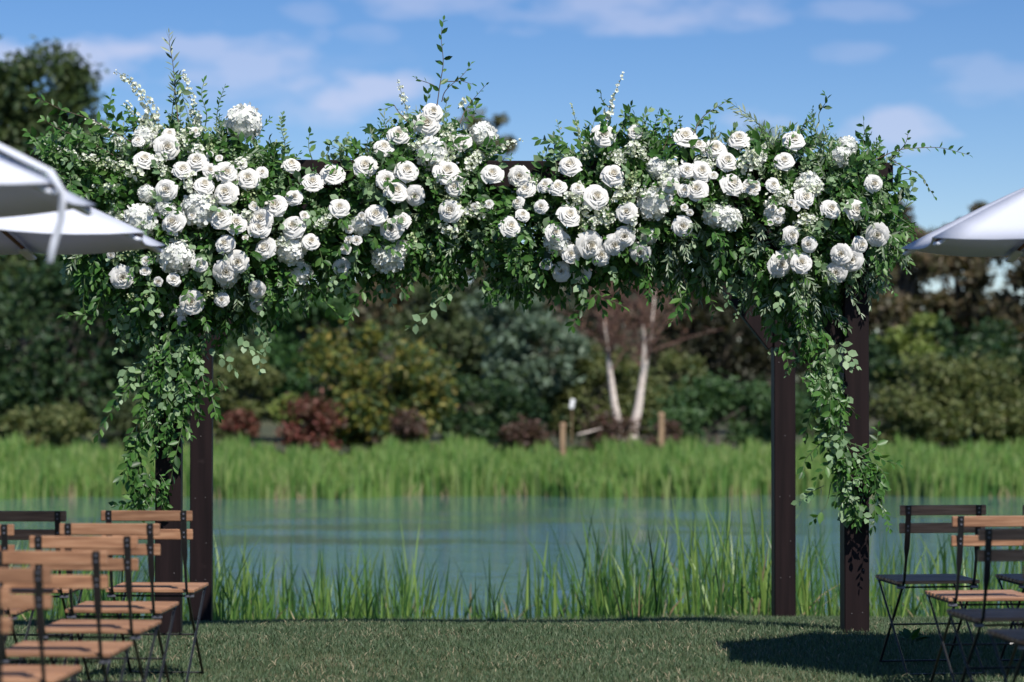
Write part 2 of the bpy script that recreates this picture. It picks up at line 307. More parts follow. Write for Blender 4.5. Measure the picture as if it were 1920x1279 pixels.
# ------------------------------------------------------------------ trees
def leafcloud(C, size, flat=.0):
    k = len(C); d = rng.normal(0, 1, (k, 3)); d /= np.linalg.norm(d, axis=1)[:, None]
    e = rng.normal(0, 1, (k, 3)); e -= d * (e * d).sum(1)[:, None]; e /= np.linalg.norm(e, axis=1)[:, None]
    s = size * rng.uniform(.6, 1.3, k)[:, None]; f = e * .55 * s; d = d * s; nn = np.cross(d, e) * .18
    V = np.stack([C - d * .5, C + f * .5 + nn, C + d * .6, C - f * .5 + nn], 1).reshape(-1, 3)
    i = np.arange(k)[:, None] * 4
    return V, np.concatenate([i + np.array([[0, 1, 2]]), i + np.array([[0, 2, 3]])])
M['bark'] = plain('grey_bark', (.10, .085, .07), .95, noise=(1, 1, .15, 14), bump=.6)
def tree(name, label, cat, lobes, Y, mat, nper, lsize, trunk=None, group=None, clump=.22, fill=.55, twigs=0, depth=.8):
    sc_ = F / Y; cs = []; top = None
    gx = trunk if trunk is not None else lobes[0][0]
    gz = float(np.interp(Y, [50, 56, 70], [-.95, -.58, -.38])); base = P(gx, 708, Y); base.z = gz
    root = empty(name, base); tag(root, label, cat, group)
    cc = []; limbs = MB(); tk = MB()
    for (px, py, rx, ry) in lobes:
        c = P(px, py, Y) + Vector((0, random.uniform(-.5, .5), 0)) * (rx / sc_) * .4 - base; rx /= sc_; ry /= sc_; rd = (rx + ry) / 2 * depth
        kc = max(7, int(15 * (rx * ry / 2.2) ** .5)); 
        d = rng.normal(0, 1, (kc, 3)); d /= np.linalg.norm(d, axis=1)[:, None]
        cl = np.array(c) + d * np.array([rx, rd, ry]) * (rng.uniform(fill ** 3, 1.0, kc) ** (1 / 3))[:, None]
        cr = clump * (rx + ry) / 2 * rng.uniform(.6, 1.5, kc)
        w_ = int(nper * len(lobes) and nper * (rx * ry) / sum(l[2] * l[3] / sc_ ** 2 for l in lobes)); idx = rng.integers(0, kc, w_)
        L_ = cl[idx] + rng.normal(0, 1, (w_, 3)) * cr[idx][:, None] * np.array([1, 1, .75]); L_[:, 2] = np.maximum(L_[:, 2], .03)
        cc.append(L_); cs.append((c, rx, ry, cl))
    topz = max(c.z for c, _, _, _ in cs); tr = max(.05, topz * .026)
    path = [Vector((0, 0, -.25))]; mx = cs[0][0]
    for u in (.25, .5, .75, 1): path.append(Vector((mx.x * u ** 1.5 + random.uniform(-.1, .1) * u, mx.y * u ** 1.5, max(mx.z, topz * .7) * u)))
    tk.tube(path, [tr * 1.25, tr, tr * .8, tr * .55, tr * .25], 8); tk.build('trunk', M['bark'], root, True)
    for c, rx, ry, cl in cs:
        for q in cl[:: max(1, len(cl) // (6 + twigs))]:
            s0 = path[random.choice((1, 2, 3))]; q = Vector(q); mid = s0.lerp(q, .5) + Vector((0, 0, .12 * (q - s0).length))
            limbs.tube([s0, mid, q], [tr * .42, tr * .25, tr * .06], 5, False)
    if twigs:
        for c, rx, ry, cl in cs:
            for q in cl:
                q = Vector(q)
                for _ in range(twigs):
                    e = q + Vector((random.gauss(0, .3) * rx, random.gauss(0, .3) * rx, random.uniform(-.1, .5) * ry))
                    limbs.tube([q, q.lerp(e, .5) + Vector((0, 0, .05)), e], [.025, .015, .006], 3, False)
    limbs.build('limbs', M['bark'], root, True)
    V, Fc = leafcloud(np.concatenate(cc), lsize)
    cr_ = ob('crown', mesh_np('crown', V, Fc), mat, root)
    return root
def lm(name, *cols): return leafmat(name, [tuple(1.35 * q for q in c) for c in cols], .5, .3, spec=.3)
T1 = lm('cottonwood_leaf', (.020, .042, .018), (.035, .06, .022), (.065, .085, .03), (.05, .075, .03))
T2 = lm('dark_tree_leaf', (.010, .028, .014), (.018, .045, .018), (.035, .065, .026), (.05, .085, .03))
T3 = lm('mid_green_leaf', (.022, .06, .02), (.035, .085, .026), (.055, .11, .035))
T4 = lm('yellowing_leaf', (.20, .18, .035), (.11, .13, .03), (.04, .075, .026), (.03, .06, .025), (.26, .20, .05))
T5 = lm('dull_olive_leaf', (.04, .065, .03), (.065, .088, .038), (.085, .10, .045))
T6 = lm('silver_green_leaf', (.08, .12, .085), (.13, .18, .13), (.045, .075, .05), (.17, .22, .16))
T7 = lm('brown_leaf', (.10, .075, .045), (.075, .065, .042), (.055, .06, .032), (.13, .095, .055), (.045, .06, .03))
T8 = lm('red_leaf', (.14, .035, .03), (.10, .04, .03), (.07, .05, .03), (.17, .06, .045))
T9 = lm('rusty_leaf', (.17, .09, .06), (.12, .075, .055), (.20, .105, .07))
T10 = lm('willow_shrub_leaf', (.06, .085, .03), (.10, .12, .042), (.13, .135, .05), (.045, .07, .026))
T11 = lm('green_shrub_leaf', (.025, .06, .025), (.045, .09, .033), (.065, .115, .042))
T12 = lm('lime_leaf', (.12, .17, .035), (.16, .19, .05), (.07, .11, .03))
# far wood (one distant mass behind the separate trees)
k = 90000; xx = rng.uniform(-.22, .33, k)
Yf = rng.uniform(96, 112, k); pxv = 717 + xx * F
tp = np.interp(pxv, [-300, 0, 200, 330, 480, 620, 700, 860, 1000, 1100, 1250, 1420, 1560, 1650, 1720, 1900, 2200], [430, 430, 455, 490, 560, 560, 520, 540, 520, 505, 500, 500, 520, 690, 660, 650, 640]) + 18 * np.sin(pxv * .05) + 12 * np.sin(pxv * .13 + 1) + rng.normal(0, 10, k)
pyv = tp + (830 - tp) * rng.uniform(0, 1, k) ** 1.2
C = np.stack([xx * Yf, Yf, CAMZ - (pyv - 708) * Yf / F], 1)
V, Fc = leafcloud(C, .42); tag(ob('distant_wood', mesh_np('distant_wood', V, Fc), lm('distant_leaf', (.05, .06, .04), (.075, .075, .05), (.04, .06, .035), (.09, .08, .06))), 'hazy olive brown wood far behind the separate trees', 'wood', kind='stuff')
tree('cottonwood_tree', 'tallest dark green tree rising above the wood beside two umbrellas', 'tree', [(60, 190, 105, 90), (-60, 260, 110, 130), (130, 250, 50, 90), (60, 400, 120, 100), (-30, 520, 120, 110), (190, 420, 90, 90)], 76, T1, 24000, .27, 30, clump=.19)
tree('dark_tree', 'broad dark green tree below the tallest cottonwood', 'tree', [(60, 640, 130, 130), (190, 600, 110, 130), (300, 620, 110, 120), (170, 730, 160, 100), (20, 740, 110, 90)], 66, T2, 15000, .22, 120)
tree('leaning_dark_tree', 'dark tree standing just behind the paired posts with trailing vine', 'tree', [(430, 640, 90, 110), (380, 560, 80, 70), (400, 740, 100, 80)], 70, T2, 8000, .22, 410)
tree('green_tree', 'plain mid green tree between the dark tree and the yellowing one', 'tree', [(540, 650, 70, 90), (590, 600, 60, 60), (520, 740, 60, 70), (620, 560, 40, 40)], 67, T3, 9000, .2, 540)
tree('yellowing_tree', 'round bushy tree with yellow autumn leaves on its crown', 'tree', [(640, 710, 55, 90), (735, 710, 80, 95), (790, 770, 50, 70), (650, 780, 60, 60), (720, 800, 90, 55)], 57, T4, 13000, .17, 700, clump=.2, fill=.7)
tree('dull_olive_tree', 'dull olive tree behind the yellowing tree', 'tree', [(850, 650, 85, 95), (900, 730, 80, 80), (800, 600, 60, 60)], 68, T5, 9000, .2, 860)
tree('blue_green_bush', 'dense dark bush between yellowing tree and silver tree', 'bush', [(900, 780, 75, 70), (960, 790, 70, 60), (850, 810, 50, 40)], 59, T2, 7000, .16, 920, clump=.2)
tree('silver_tree', 'silvery green tree with dark gaps left of the birch', 'tree', [(990, 610, 70, 70), (1030, 660, 55, 70), (950, 570, 60, 50), (970, 700, 60, 60)], 61, T6, 7000, .2, 985, clump=.17, fill=.75)
tree('grey_bare_tree', 'grey brown half bare tree showing above the yellowing tree', 'tree', [(700, 580, 60, 60), (760, 560, 60, 60), (690, 520, 40, 40)], 86, T7, 3500, .26, 720, twigs=3)
tree('dark_spruce_tree', 'very dark tree behind the birch twigs and the brace', 'tree', [(1340, 610, 70, 100), (1420, 600, 80, 110), (1280, 640, 60, 80), (1500, 560, 80, 120)], 74, lm('dark_brown_leaf', (.02, .026, .014), (.035, .035, .02), (.05, .045, .028)), 11000, .22, 1380)  # foliage in very dark browns, the tree's own colour
for lb, lo, Y, mt, kk, tx in (
    ('olive shrub behind the birch trunks', [(1080, 740, 80, 70), (1180, 730, 90, 70), (1110, 690, 60, 40)], 62, T10, 9000, 1120),
    ('pale olive shrub between the birch and the dark tree', [(1270, 710, 60, 50), (1230, 760, 60, 60)], 63, T10, 5000, 1250),
    ('dense green shrub in front of the very dark tree', [(1330, 780, 80, 60), (1420, 780, 70, 60), (1280, 800, 50, 40)], 59, T11, 9000, 1350),
    ('green shrub hidden between the two bracing posts', [(1520, 780, 60, 60), (1560, 730, 40, 50)], 60, T11, 5000, 1530),
    ('large rounded olive willow shrub under the single umbrella', [(1760, 760, 90, 80), (1850, 750, 90, 80), (1690, 800, 50, 50), (1800, 810, 140, 45)], 58, T10, 15000, 1780),
    ('olive willow shrub at the reed bed beyond the shaded chairs', [(1930, 790, 70, 70), (2000, 760, 70, 80)], 59, T10, 7000, 1960),
    ('yellow olive shrub at the foot of the broad dark tree', [(120, 810, 60, 45), (60, 820, 50, 40)], 58, T10, 4500, 95),
    ('brownish olive shrub behind the trailing vine', [(250, 800, 60, 60), (300, 820, 40, 40)], 59, T5, 4500, 265),
    ('olive shrub with yellow tips beside the dark posts', [(470, 730, 50, 60), (430, 780, 40, 50)], 58, T10, 5000, 455),
    ('small lime green bush beside the red shrub', [(540, 765, 32, 24)], 57, T12, 1500, 540)):
    tree('shrub', lb, 'shrub', lo, Y, mt, kk, .15, tx, clump=.22, fill=.6)
for lb, lo in (('bright red shrub beside the dark posts', [(445, 805, 28, 30)]), ('dull red mound shaped shrub at the foot of the green tree', [(575, 800, 48, 42)]),
               ('red brown shrub at the foot of the yellowing tree', [(745, 815, 40, 36)]), ('brown shrub at the foot of the dense dark bush', [(960, 825, 50, 25)]), ('wide purple brown shrub around the birch base', [(1150, 820, 55, 28), (1230, 820, 45, 28)])):
    tree('red_shrub', lb, 'shrub', lo, 56, T8 if 'brown' not in lb else lm('purple_leaf', (.10, .05, .04), (.075, .05, .04), (.06, .045, .03)), 2600, .13, lo[0][0], clump=.25, fill=.5)
for lb, lo, Y, kk, tx in (
    ('brown leaved sparse tree beside the braced posts', [(1690, 500, 50, 80), (1665, 430, 40, 50), (1640, 620, 60, 90), (1700, 600, 50, 70)], 71, 9500, 1680),
    ('tall brown half bare tree under the single umbrella', [(1800, 540, 70, 90), (1770, 470, 50, 50), (1830, 620, 80, 70), (1840, 430, 30, 45)], 73, 8500, 1805),
    ('wide brown half bare tree behind the shaded chairs', [(1920, 520, 70, 90), (1990, 480, 80, 100), (1900, 620, 60, 70)], 70, 8500, 1925)):
    tree('brown_tree', lb, 'tree', lo, Y, T7, kk, .24, tx, twigs=4, clump=.2, fill=.6)
tree('dark_thicket', 'dark green thicket under the brown half bare trees', 'bush', [(1680, 690, 60, 60), (1770, 660, 60, 60), (1880, 680, 80, 60)], 66, T2, 8000, .2, 1760)
tree('lime_tree', 'small yellow green tree between brown trees', 'tree', [(1705, 650, 35, 45), (1730, 620, 25, 30)], 63, T12, 1800, .17, 1710)
for lb, lo in (('slim distant tree rising above the bare beam', [(915, 255, 38, 55), (910, 360, 50, 80), (900, 470, 50, 80)]), ('faint distant tree behind the tall twig', [(745, 290, 36, 45), (740, 380, 50, 80), (740, 480, 50, 60)]),
               ('distant tree top behind the olive sprays', [(1440, 290, 45, 55), (1450, 390, 60, 80), (1450, 490, 60, 60)]), ('distant tree behind the open white roses', [(1180, 440, 60, 70), (1180, 500, 60, 50)])):
    tree('distant_tree', lb, 'tree', lo, 98, lm('faded_leaf', (.085, .09, .05), (.11, .11, .065), (.07, .075, .045)), 3800, .32, lo[0][0], 'distant trees above the wood')
# birch
m, n, b = newmat('birch_bark'); b.inputs['Roughness'].default_value = .8
t = n.nodes.new('ShaderNodeTexCoord'); mp = n.nodes.new('ShaderNodeMapping'); mp.inputs['Scale'].default_value = (1, 1, 6); n.links.new(t.outputs['Object'], mp.inputs[0])
z1 = n.nodes.new('ShaderNodeTexNoise'); z1.inputs['Scale'].default_value = 2.5; z1.inputs['Detail'].default_value = 5; n.links.new(mp.outputs[0], z1.inputs[0])
n.links.new(ramp(n, [(.3, (.16, .12, .1)), (.42, (.55, .46, .40)), (.7, (.68, .60, .53))], z1.outputs[0]), b.inputs['Base Color']); M['birch'] = m
YB = 56.5; base = P(1176, 708, YB); base.z = -.56
root = tag(empty('birch_tree', base), 'pale birch with two trunks forking up from the reeds and bare reddish twigs', 'tree')
tips = []
for pth, r0 in (([(1168, 860), (1163, 810), (1152, 760), (1144, 700), (1138, 640), (1126, 560)], .125), ([(1181, 860), (1187, 810), (1198, 760), (1206, 700), (1209, 640), (1200, 570), (1205, 500)], .14)):
    w_ = [P(x, y, YB) - base for x, y in pth]; w_[0].z = -.2
    mb = MB(); mb.tube(w_, [r0 * (1, .88, .72, .55, .32, .16, .08)[i] for i in range(len(w_))], 9); mb.build('trunk', M['birch'], root, True); tips.append(w_)
mb = MB(); mb.tube([tips[1][2], P(1210, 700, YB + .1) - base, P(1222, 620, YB) - base, P(1228, 540, YB) - base], [.06, .045, .03, .012], 6); mb.build('trunk', M['birch'], root, True)
mb = MB(); tw = []
for w_ in tips:
    for i in range(4, len(w_)):
        for _ in range(18):
            s0 = w_[i - 1].lerp(w_[i], random.random()); e = s0 + Vector((random.gauss(0, .75), random.gauss(0, .6), random.uniform(.5, 1.7)))
            mb.tube([s0, s0.lerp(e, .5) + Vector((random.gauss(0, .08), 0, .1)), e], [.022, .013, .005], 4, False)
            for _ in range(7):
                q = s0.lerp(e, random.uniform(.3, 1)); g = q + Vector((random.gauss(0, .3), random.gauss(0, .3), random.uniform(-.2, .5))); mb.tube([q, g], [.008, .004], 3, False); tw.append(g); tw.append(q.lerp(g, .6))
mb.build('twigs', plain('birch_twig', (.16, .09, .07), .9), root)
tw = np.array([tuple(q) for q in tw]); tw = tw + rng.normal(0, .1, tw.shape); V, Fc = leafcloud(tw, .08); ob('crown', mesh_np('crown', V, Fc), T9, root)
# small far things
M['stake'] = plain('weathered_stake_wood', (.30, .20, .12), .9, noise=(1, 1, .2, 12))
for px, y0, y1, lb in ((1055, 798, 862, 'short tan wooden stake left standing by the birch, near the silver tree'), (1240, 779, 862, 'taller tan wooden stake standing by the birch, near the dense green shrub')):
    a, c = P(px, y0, 55), P(px, y1, 55); root = tag(empty('wooden_stake', (c.x, c.y, -.75)), lb, 'stake')
    mb = MB(); mb.box((0, 0, (a.z + .75) / 2), (.12, .12, a.z + .75), bev=.01); mb.build('stake_shaft', M['stake'], root)
    mb = MB(); mb.tube([(0, 0, a.z + .75), (0, 0, a.z + .79), (0, 0, a.z + .83)], [.085, .07, .02], 4); mb.build('stake_tip', M['stake'], root)
a = P(1071, 757, 55.5); root = tag(empty('marker_post', (a.x, a.y, -.7)), 'small white marker plate on thin post against the olive shrub', 'marker')
mb = MB(); mb.tube([(0, 0, 0), (.02, 0, a.z + .6)], .012, 5); mb.build('post', M['stake'], root)
mb = MB(); mb.box((.02, -.03, a.z + .7), (.1, .02, .22), Matrix.Rotation(.2, 3, 'Y'), .005); mb.build('plate', plain('white_enamel', (.8, .8, .8), .5), root)
mb = MB(); mb.tube([P(1082, 816, 55.2), P(1100, 811, 55.2), P(1128, 803, 55.4)], [.03, .025, .012], 6); tag(mb.build('fallen_branch', M['birch'], None, True), 'thin pale fallen branch leaning over the purple brown shrub', 'branch')

# ------------------------------------------------------------------ pergola
m, n, b = newmat('dark_stained_wood'); b.inputs['Roughness'].default_value = .55; b.inputs['Specular IOR Level'].default_value = .16
t = n.nodes.new('ShaderNodeTexCoord'); z1 = n.nodes.new('ShaderNodeTexNoise'); z1.inputs['Scale'].default_value = 22; z1.inputs['Detail'].default_value = 6
mp = n.nodes.new('ShaderNodeMapping'); mp.inputs['Scale'].default_value = (1, 1, .06); n.links.new(t.outputs['Object'], mp.inputs[0]); n.links.new(mp.outputs[0], z1.inputs[0])
z2 = n.nodes.new('ShaderNodeTexNoise'); z2.inputs['Scale'].default_value = 9; z2.inputs['Detail'].default_value = 8; n.links.new(t.outputs['Object'], z2.inputs[0])
c1 = ramp(n, [(.3, (.007, .004, .0045)), (.7, (.016, .009, .0095))], z1.outputs[0]); mx = n.nodes.new('ShaderNodeMixRGB'); n.links.new(ramp(n, [(.68, (0, 0, 0)), (.8, (.5, .5, .5))], z2.outputs[0]), mx.inputs[0])
n.links.new(c1, mx.inputs[1]); mx.inputs[2].default_value = (.04, .028, .028, 1); n.links.new(mx.outputs[0], b.inputs['Base Color'])
bp = n.nodes.new('ShaderNodeBump'); bp.inputs['Strength'].default_value = .35; bp.inputs['Distance'].default_value = .004; n.links.new(z1.outputs[0], bp.inputs['Height']); n.links.new(bp.outputs[0], b.inputs['Normal'])
M['stain'] = m; M['nail'] = plain('nail_metal', (.16, .14, .14), .5, .6)
YF, YK, PW = 13.4, 15.8, .14
xl = P(317, 900, YF).x; xr = P(1602, 900, YF).x
root = tag(empty('pergola_arch', ((xl + xr) / 2, (YF + YK) / 2, 0)), 'dark brown stained wooden pergola arch with four square posts on the lawn', 'pergola')
base = root.location
def part(mb, name, mat=None, smooth=False): 
    o = mb.build(name, mat or M['stain'], root, smooth); o.location = -Vector(base); return o
for X in (xl, xr):
    for Y in (YF, YK):
        z0 = float(lawn_z(Y)) - .1; mb = MB(); mb.box((X, Y, (z0 + 2.45) / 2), (PW, PW, 2.45 - z0), bev=.006); po = part(mb, 'post')
        for (dx, dz) in ((-.03, .09), (.03, .095), (-.035, .62), (.03, .625), (.0, 1.02), (-.04, 1.5), (.035, .33)):
            mb = MB(); mb.tube([(X + dx, Y - PW / 2 + .001, dz), (X + dx, Y - PW / 2 - .003, dz)], .0035, 6); q = mb.build('nail', M['nail'], po)
for Y in (YF, YK):
    mb = MB(); mb.box(((xl + xr) / 2, Y, 2.525), (xr - xl + .42, .13, .15), bev=.006); part(mb, 'beam')
for u in (0.02, .26, .53, .75, .98):
    mb = MB(); mb.box((xl + (xr - xl) * u, (YF + YK) / 2, 2.60 - .07), (.09, YK - YF - .14, .135), bev=.005); part(mb, 'rafter')
for X, s in ((xl, 1), (xr, -1)):
    for Y in (YF, YK):
        a = Vector((X + s * .07, Y, 1.62)); c = Vector((X + s * .72, Y, 2.45)); d = c - a; rot = d.to_track_quat('Z', 'Y').to_matrix()
        mb = MB(); mb.box((a + c) / 2, (.09, .10, d.length + .02), rot, .005); part(mb, 'brace')

# ------------------------------------------------------------------ folding chairs
def woodmat():
    m, n, b = newmat('chair_teak'); b.inputs['Roughness'].default_value = .5
    t = n.nodes.new('ShaderNodeTexCoord'); mp = n.nodes.new('ShaderNodeMapping'); mp.inputs['Scale'].default_value = (1.2, 14, 14); oi = n.nodes.new('ShaderNodeObjectInfo')
    cx = n.nodes.new('ShaderNodeCombineXYZ'); mu = n.nodes.new('ShaderNodeMath'); mu.operation = 'MULTIPLY'; mu.inputs[1].default_value = 37; n.links.new(oi.outputs['Random'], mu.inputs[0]); n.links.new(mu.outputs[0], cx.inputs[1])
    n.links.new(cx.outputs[0], mp.inputs['Location']); n.links.new(t.outputs['Object'], mp.inputs[0])
    z1 = n.nodes.new('ShaderNodeTexNoise'); z1.inputs['Scale'].default_value = 5; z1.inputs['Detail'].default_value = 6; n.links.new(mp.outputs[0], z1.inputs[0])
    c = ramp(n, [(.3, (.18, .085, .045)), (.5, (.29, .145, .077)), (.72, (.40, .225, .13))], z1.outputs[0])
    hv = n.nodes.new('ShaderNodeHueSaturation'); n.links.new(c, hv.inputs['Color']); mr = n.nodes.new('ShaderNodeMapRange'); mr.inputs['To Min'].default_value = .78; mr.inputs['To Max'].default_value = 1.18
    n.links.new(oi.outputs['Random'], mr.inputs[0]); n.links.new(mr.outputs[0], hv.inputs['Value']); n.links.new(hv.outputs[0], b.inputs['Base Color']); return m
M['teak'] = woodmat(); M['iron'] = plain('black_powder_coat', (.012, .012, .013), .35); M['clip'] = plain('grey_hinge', (.16, .16, .19), .4, .5)
def make_chair():
    root = empty('folding_chair')
    def bx(name, c, d, mat, bev=.003, par=None):
        mb = MB(); mb.box((0, 0, 0), d, None, bev); o = mb.build(name, mat, par or root); o.location = c; return o
    for z, y in ((.776, -.018), (.692, -.006)): bx('back_slat', (0, y, z), (.415, .016, .047), M['teak'])
    for i in range(7): bx('seat_slat', (0, .075 + i * .056, .432), (.405, .041, .016), M['teak'])
    for s in (-1, 1):
        mb = MB(); X = s * .17; path = [(-.031, .80, .0125), (-.027, .76, .0125), (-.012, .66, .0125), (.0, .60, .0125), (.012, .55, .006), (.045, .44, .0055), (.46, .012, .0055)]
        vv = []; ff = []
        for (y, z, hw) in path: vv += [(X - hw, y - .004, z), (X + hw, y - .004, z), (X + hw, y + .004, z), (X - hw, y + .004, z)]
        for i in range(len(path) - 1):
            for k in range(4): j = (k + 1) % 4; ff.append((i * 4 + k, i * 4 + 4 + k, i * 4 + 4 + j, i * 4 + j))
        ff += [(0, 1, 2, 3), (27, 26, 25, 24)]; mb.add(vv, ff); up = mb.build('upright', M['iron'], root)
        for z, y in ((.786, -.035), (.765, -.033), (.702, -.023), (.681, -.020)):
            mb = MB(); mb.tube([(X, y + .004, z), (X, y - .0015, z)], .0045, 8); mb.build('screw', M['clip'], up)
        mb = MB(); mb.tube([(s * .185, .43, .418), (s * .185, -.06, .008)], .0055, 6); mb.build('leg', M['iron'], root)
        bx('hinge_clip', (s * .178, .075, .408), (.04, .022, .014), M['clip'], .003)
        mb = MB(); mb.tube([(s * .185, .06, .418), (s * .185, .45, .418)], .006, 6); mb.build('seat_rail', M['iron'], root)
    for y, z, hx in ((.075, .408, .17), (.265, .214, .178), (.455, .016, .17), (-.055, .013, .185), (.43, .412, .185)):
        mb = MB(); mb.tube([(-hx, y, z), (hx, y, z)], .005, 6); mb.build('crossbar', M['iron'], root)
    return root
chair0 = make_chair(); first = True
A_, B_ = 'on the strapped umbrella side', 'on the shaded side'
ch = [(276.5, 10.98, -6, 'sunlit folding chair in first row, standing beside the post with trailing vine'),
      (40, 10.98, -5, 'half shaded folding chair in first row, second seat from the vine post'),
      (207.5, 10.02, -6, 'sunlit folding chair in second row, aisle seat ' + A_),
      (-66, 10.0, -5, 'folding chair in second row, second seat from aisle ' + A_),
      (159, 9.23, -7, 'sunlit folding chair in third row, aisle seat ' + A_),
      (-130, 9.2, -6, 'folding chair in third row, second seat from aisle ' + A_),
      (93, 8.45, -6, 'sunlit folding chair in fourth row, aisle seat ' + A_),
      (-23, 7.72, -6, 'blurred folding chair in fifth row, aisle seat ' + A_),
      (-112, 7.0, -6, 'blurred folding chair in sixth row, aisle seat ' + A_),
      (1766, 11.25, 4, 'shaded folding chair in first row, aisle seat ' + B_),
      (1996, 11.25, 3, 'shaded folding chair in first row, second seat from aisle ' + B_),
      (1870, 10.36, 3, 'sunlit folding chair in second row, aisle seat ' + B_),
      (1927, 9.5, 4, 'shaded folding chair in third row, aisle seat ' + B_),
      (2020, 8.7, 4, 'shaded folding chair in fourth row, aisle seat ' + B_)]
for px, Y, rz, lb in ch:
    c = chair0 if first else copy_tree(chair0); first = False
    q = P(px, 950, Y); c.location = (q.x, q.y, 0.002); c.rotation_euler = (0, 0, R(rz)); tag(c, lb, 'chair', 'wooden folding chairs in rows on the lawn')

# ------------------------------------------------------------------ umbrellas
m, n, b = newmat('umbrella_canvas'); b.inputs['Base Color'].default_value = (.76, .79, .87, 1); b.inputs['Roughness'].default_value = .85; b.inputs['Specular IOR Level'].default_value = .15
t = n.nodes.new('ShaderNodeTexCoord'); z1 = n.nodes.new('ShaderNodeTexNoise'); z1.inputs['Scale'].default_value = 7; z1.inputs['Detail'].default_value = 3; n.links.new(t.outputs['Object'], z1.inputs[0])
bp = n.nodes.new('ShaderNodeBump'); bp.inputs['Strength'].default_value = .25; bp.inputs['Distance'].default_value = .01; n.links.new(z1.outputs[0], bp.inputs['Height']); n.links.new(bp.outputs[0], b.inputs['Normal'])
tr = n.nodes.new('ShaderNodeBsdfTranslucent'); tr.inputs[0].default_value = (.62, .62, .82, 1); ms = n.nodes.new('ShaderNodeMixShader'); ms.inputs[0].default_value = .2
n.links.new(b.outputs[0], ms.inputs[1]); n.links.new(tr.outputs[0], ms.inputs[2]); n.links.new(ms.outputs[0], n.nodes['Material Output'].inputs[0]); M['canvas'] = m
M['uwood'] = plain('umbrella_wood', (.16, .065, .035), .45, noise=(4, 4, .4, 12)); M['ubase'] = plain('umbrella_base_iron', (.03, .03, .03), .6)
def umbrella(cx, cy, rot, ze, rad, label, strap=False, rise=.44):
    root = tag(empty('market_umbrella', (cx, cy, 0)), label, 'umbrella', 'white market umbrellas over the chairs')
    ang = [R(rot) + k * math.pi / 4 for k in range(8)]
    def pt(k, u): a = ang[k % 8]; return Vector((math.cos(a) * rad * u, math.sin(a) * rad * u, ze + rise * (1 - u) + .03 * math.sin(math.pi * u)))
    for k in range(8):
        nu, nv = 9, 7; vv = []; ff = []
        for i in range(nu):
            u = .10 + .90 * i / (nu - 1)
            for j in range(nv):
                v = j / (nv - 1); q = pt(k, u).lerp(pt(k + 1, u), v); s = 4 * v * (1 - v)
                q.z -= .022 * s * u; q.xy = q.xy * (1 - .035 * s * u ** 3); vv.append(q)
        ff = [(i * nv + j, i * nv + j + 1, (i + 1) * nv + j + 1, (i + 1) * nv + j) for i in range(nu - 1) for j in range(nv - 1)]
        mb = MB(); mb.add(vv, ff); pn = mb.build('canopy_panel', M['canvas'], root, True); md = pn.modifiers.new('cloth', 'SOLIDIFY'); md.thickness = .004; md.offset = -1
        mb = MB(); mb.tube([pt(k, .06) - Vector((0, 0, .03)), pt(k, .5) - Vector((0, 0, .028)), pt(k, .985) - Vector((0, 0, .022))], [.010, .009, .008], 6); mb.build('rib', M['uwood'], root)
        mb = MB(); mb.tube([Vector((0, 0, ze - .22)), pt(k, .5) - Vector((0, 0, .04))], .009, 6); mb.build('strut', M['uwood'], root)
        d = (pt(k, 1) - pt(k, .9)).normalized(); c = pt(k, .95) - Vector((0, 0, .034)); mb = MB(); mb.box(c, (.10, .05, .018), d.to_track_quat('X', 'Z').to_matrix(), .006); mb.build('rib_pocket', M['canvas'], root)
    vv = [Vector((0, 0, ze + rise + .10))]
    for k in range(8): q = pt(k, .22); vv.append(Vector((q.x, q.y, q.z + .045)))
    mb = MB(); mb.add(vv, [(0, 1 + k, 1 + (k + 1) % 8) for k in range(8)]); q = mb.build('vent_cap', M['canvas'], root); q.modifiers.new('cloth', 'SOLIDIFY').thickness = .004
    mb = MB(); mb.tube([(0, 0, .05), (0, 0, ze + rise + .08)], .022, 12); mb.build('pole', M['uwood'], root, True)
    mb = MB(); mb.tube([(0, 0, ze - .27), (0, 0, ze - .17)], .045, 12); mb.build('hub', M['uwood'], root)
    mb = MB(); mb.tube([(0, 0, ze + rise + .06), (0, 0, ze + rise + .13), (0, 0, ze + rise + .18)], [.03, .035, .008], 10); mb.build('finial', M['uwood'], root, True)
    mb = MB(); mb.tube([(0, 0, 0.004), (0, 0, .05), (0, 0, .07)], [.27, .27, .1], 20); mb.build('base', M['ubase'], root)
    mb = MB(); mb.tube([(0, 0, .06), (0, 0, .35)], .032, 12); mb.build('base_sleeve', M['ubase'], root)
    if strap:
        k = min(range(8), key=lambda q: (ang[q] - R(-22)) ** 2 if ang[q] < math.pi else (ang[q] - 2 * math.pi - R(-22)) ** 2)
        pth = [pt(k, .70) + Vector((0, -.02, .03)), pt(k, .85) + Vector((0, -.03, .026)), pt(k, .97) + Vector((.01, -.03, .018)), pt(k, 1.0) + Vector((.018, -.035, -.03)), pt(k, 1) + Vector((.012, -.03, -.11)), pt(k, 1) + Vector((-.01, -.01, -.17)), pt(k, 1) + Vector((-.022, -.03, -.235))]
        vv = []; 
        for i, p in enumerate(pth): ww = Vector((.011, .008 * math.sin(i * 1.7), .004 if i < 3 else .0)); vv += [p - ww, p + ww]
        mb = MB(); mb.add(vv, [(2 * i, 2 * i + 1, 2 * i + 3, 2 * i + 2) for i in range(len(pth) - 1)]); q = mb.build('tie_strap', M['canvas'], root, True); q.modifiers.new('cloth', 'SOLIDIFY').thickness = .003
    return root
umbrella(-2.04, 9.97, 22.5, 1.965, 1.2, 'white market umbrella with bare corners, nearer the arch of the pair')
umbrella(-2.06, 7.62, 22.5, 1.97, 1.2, 'white market umbrella with a loose tie strap hanging from its rim', True)
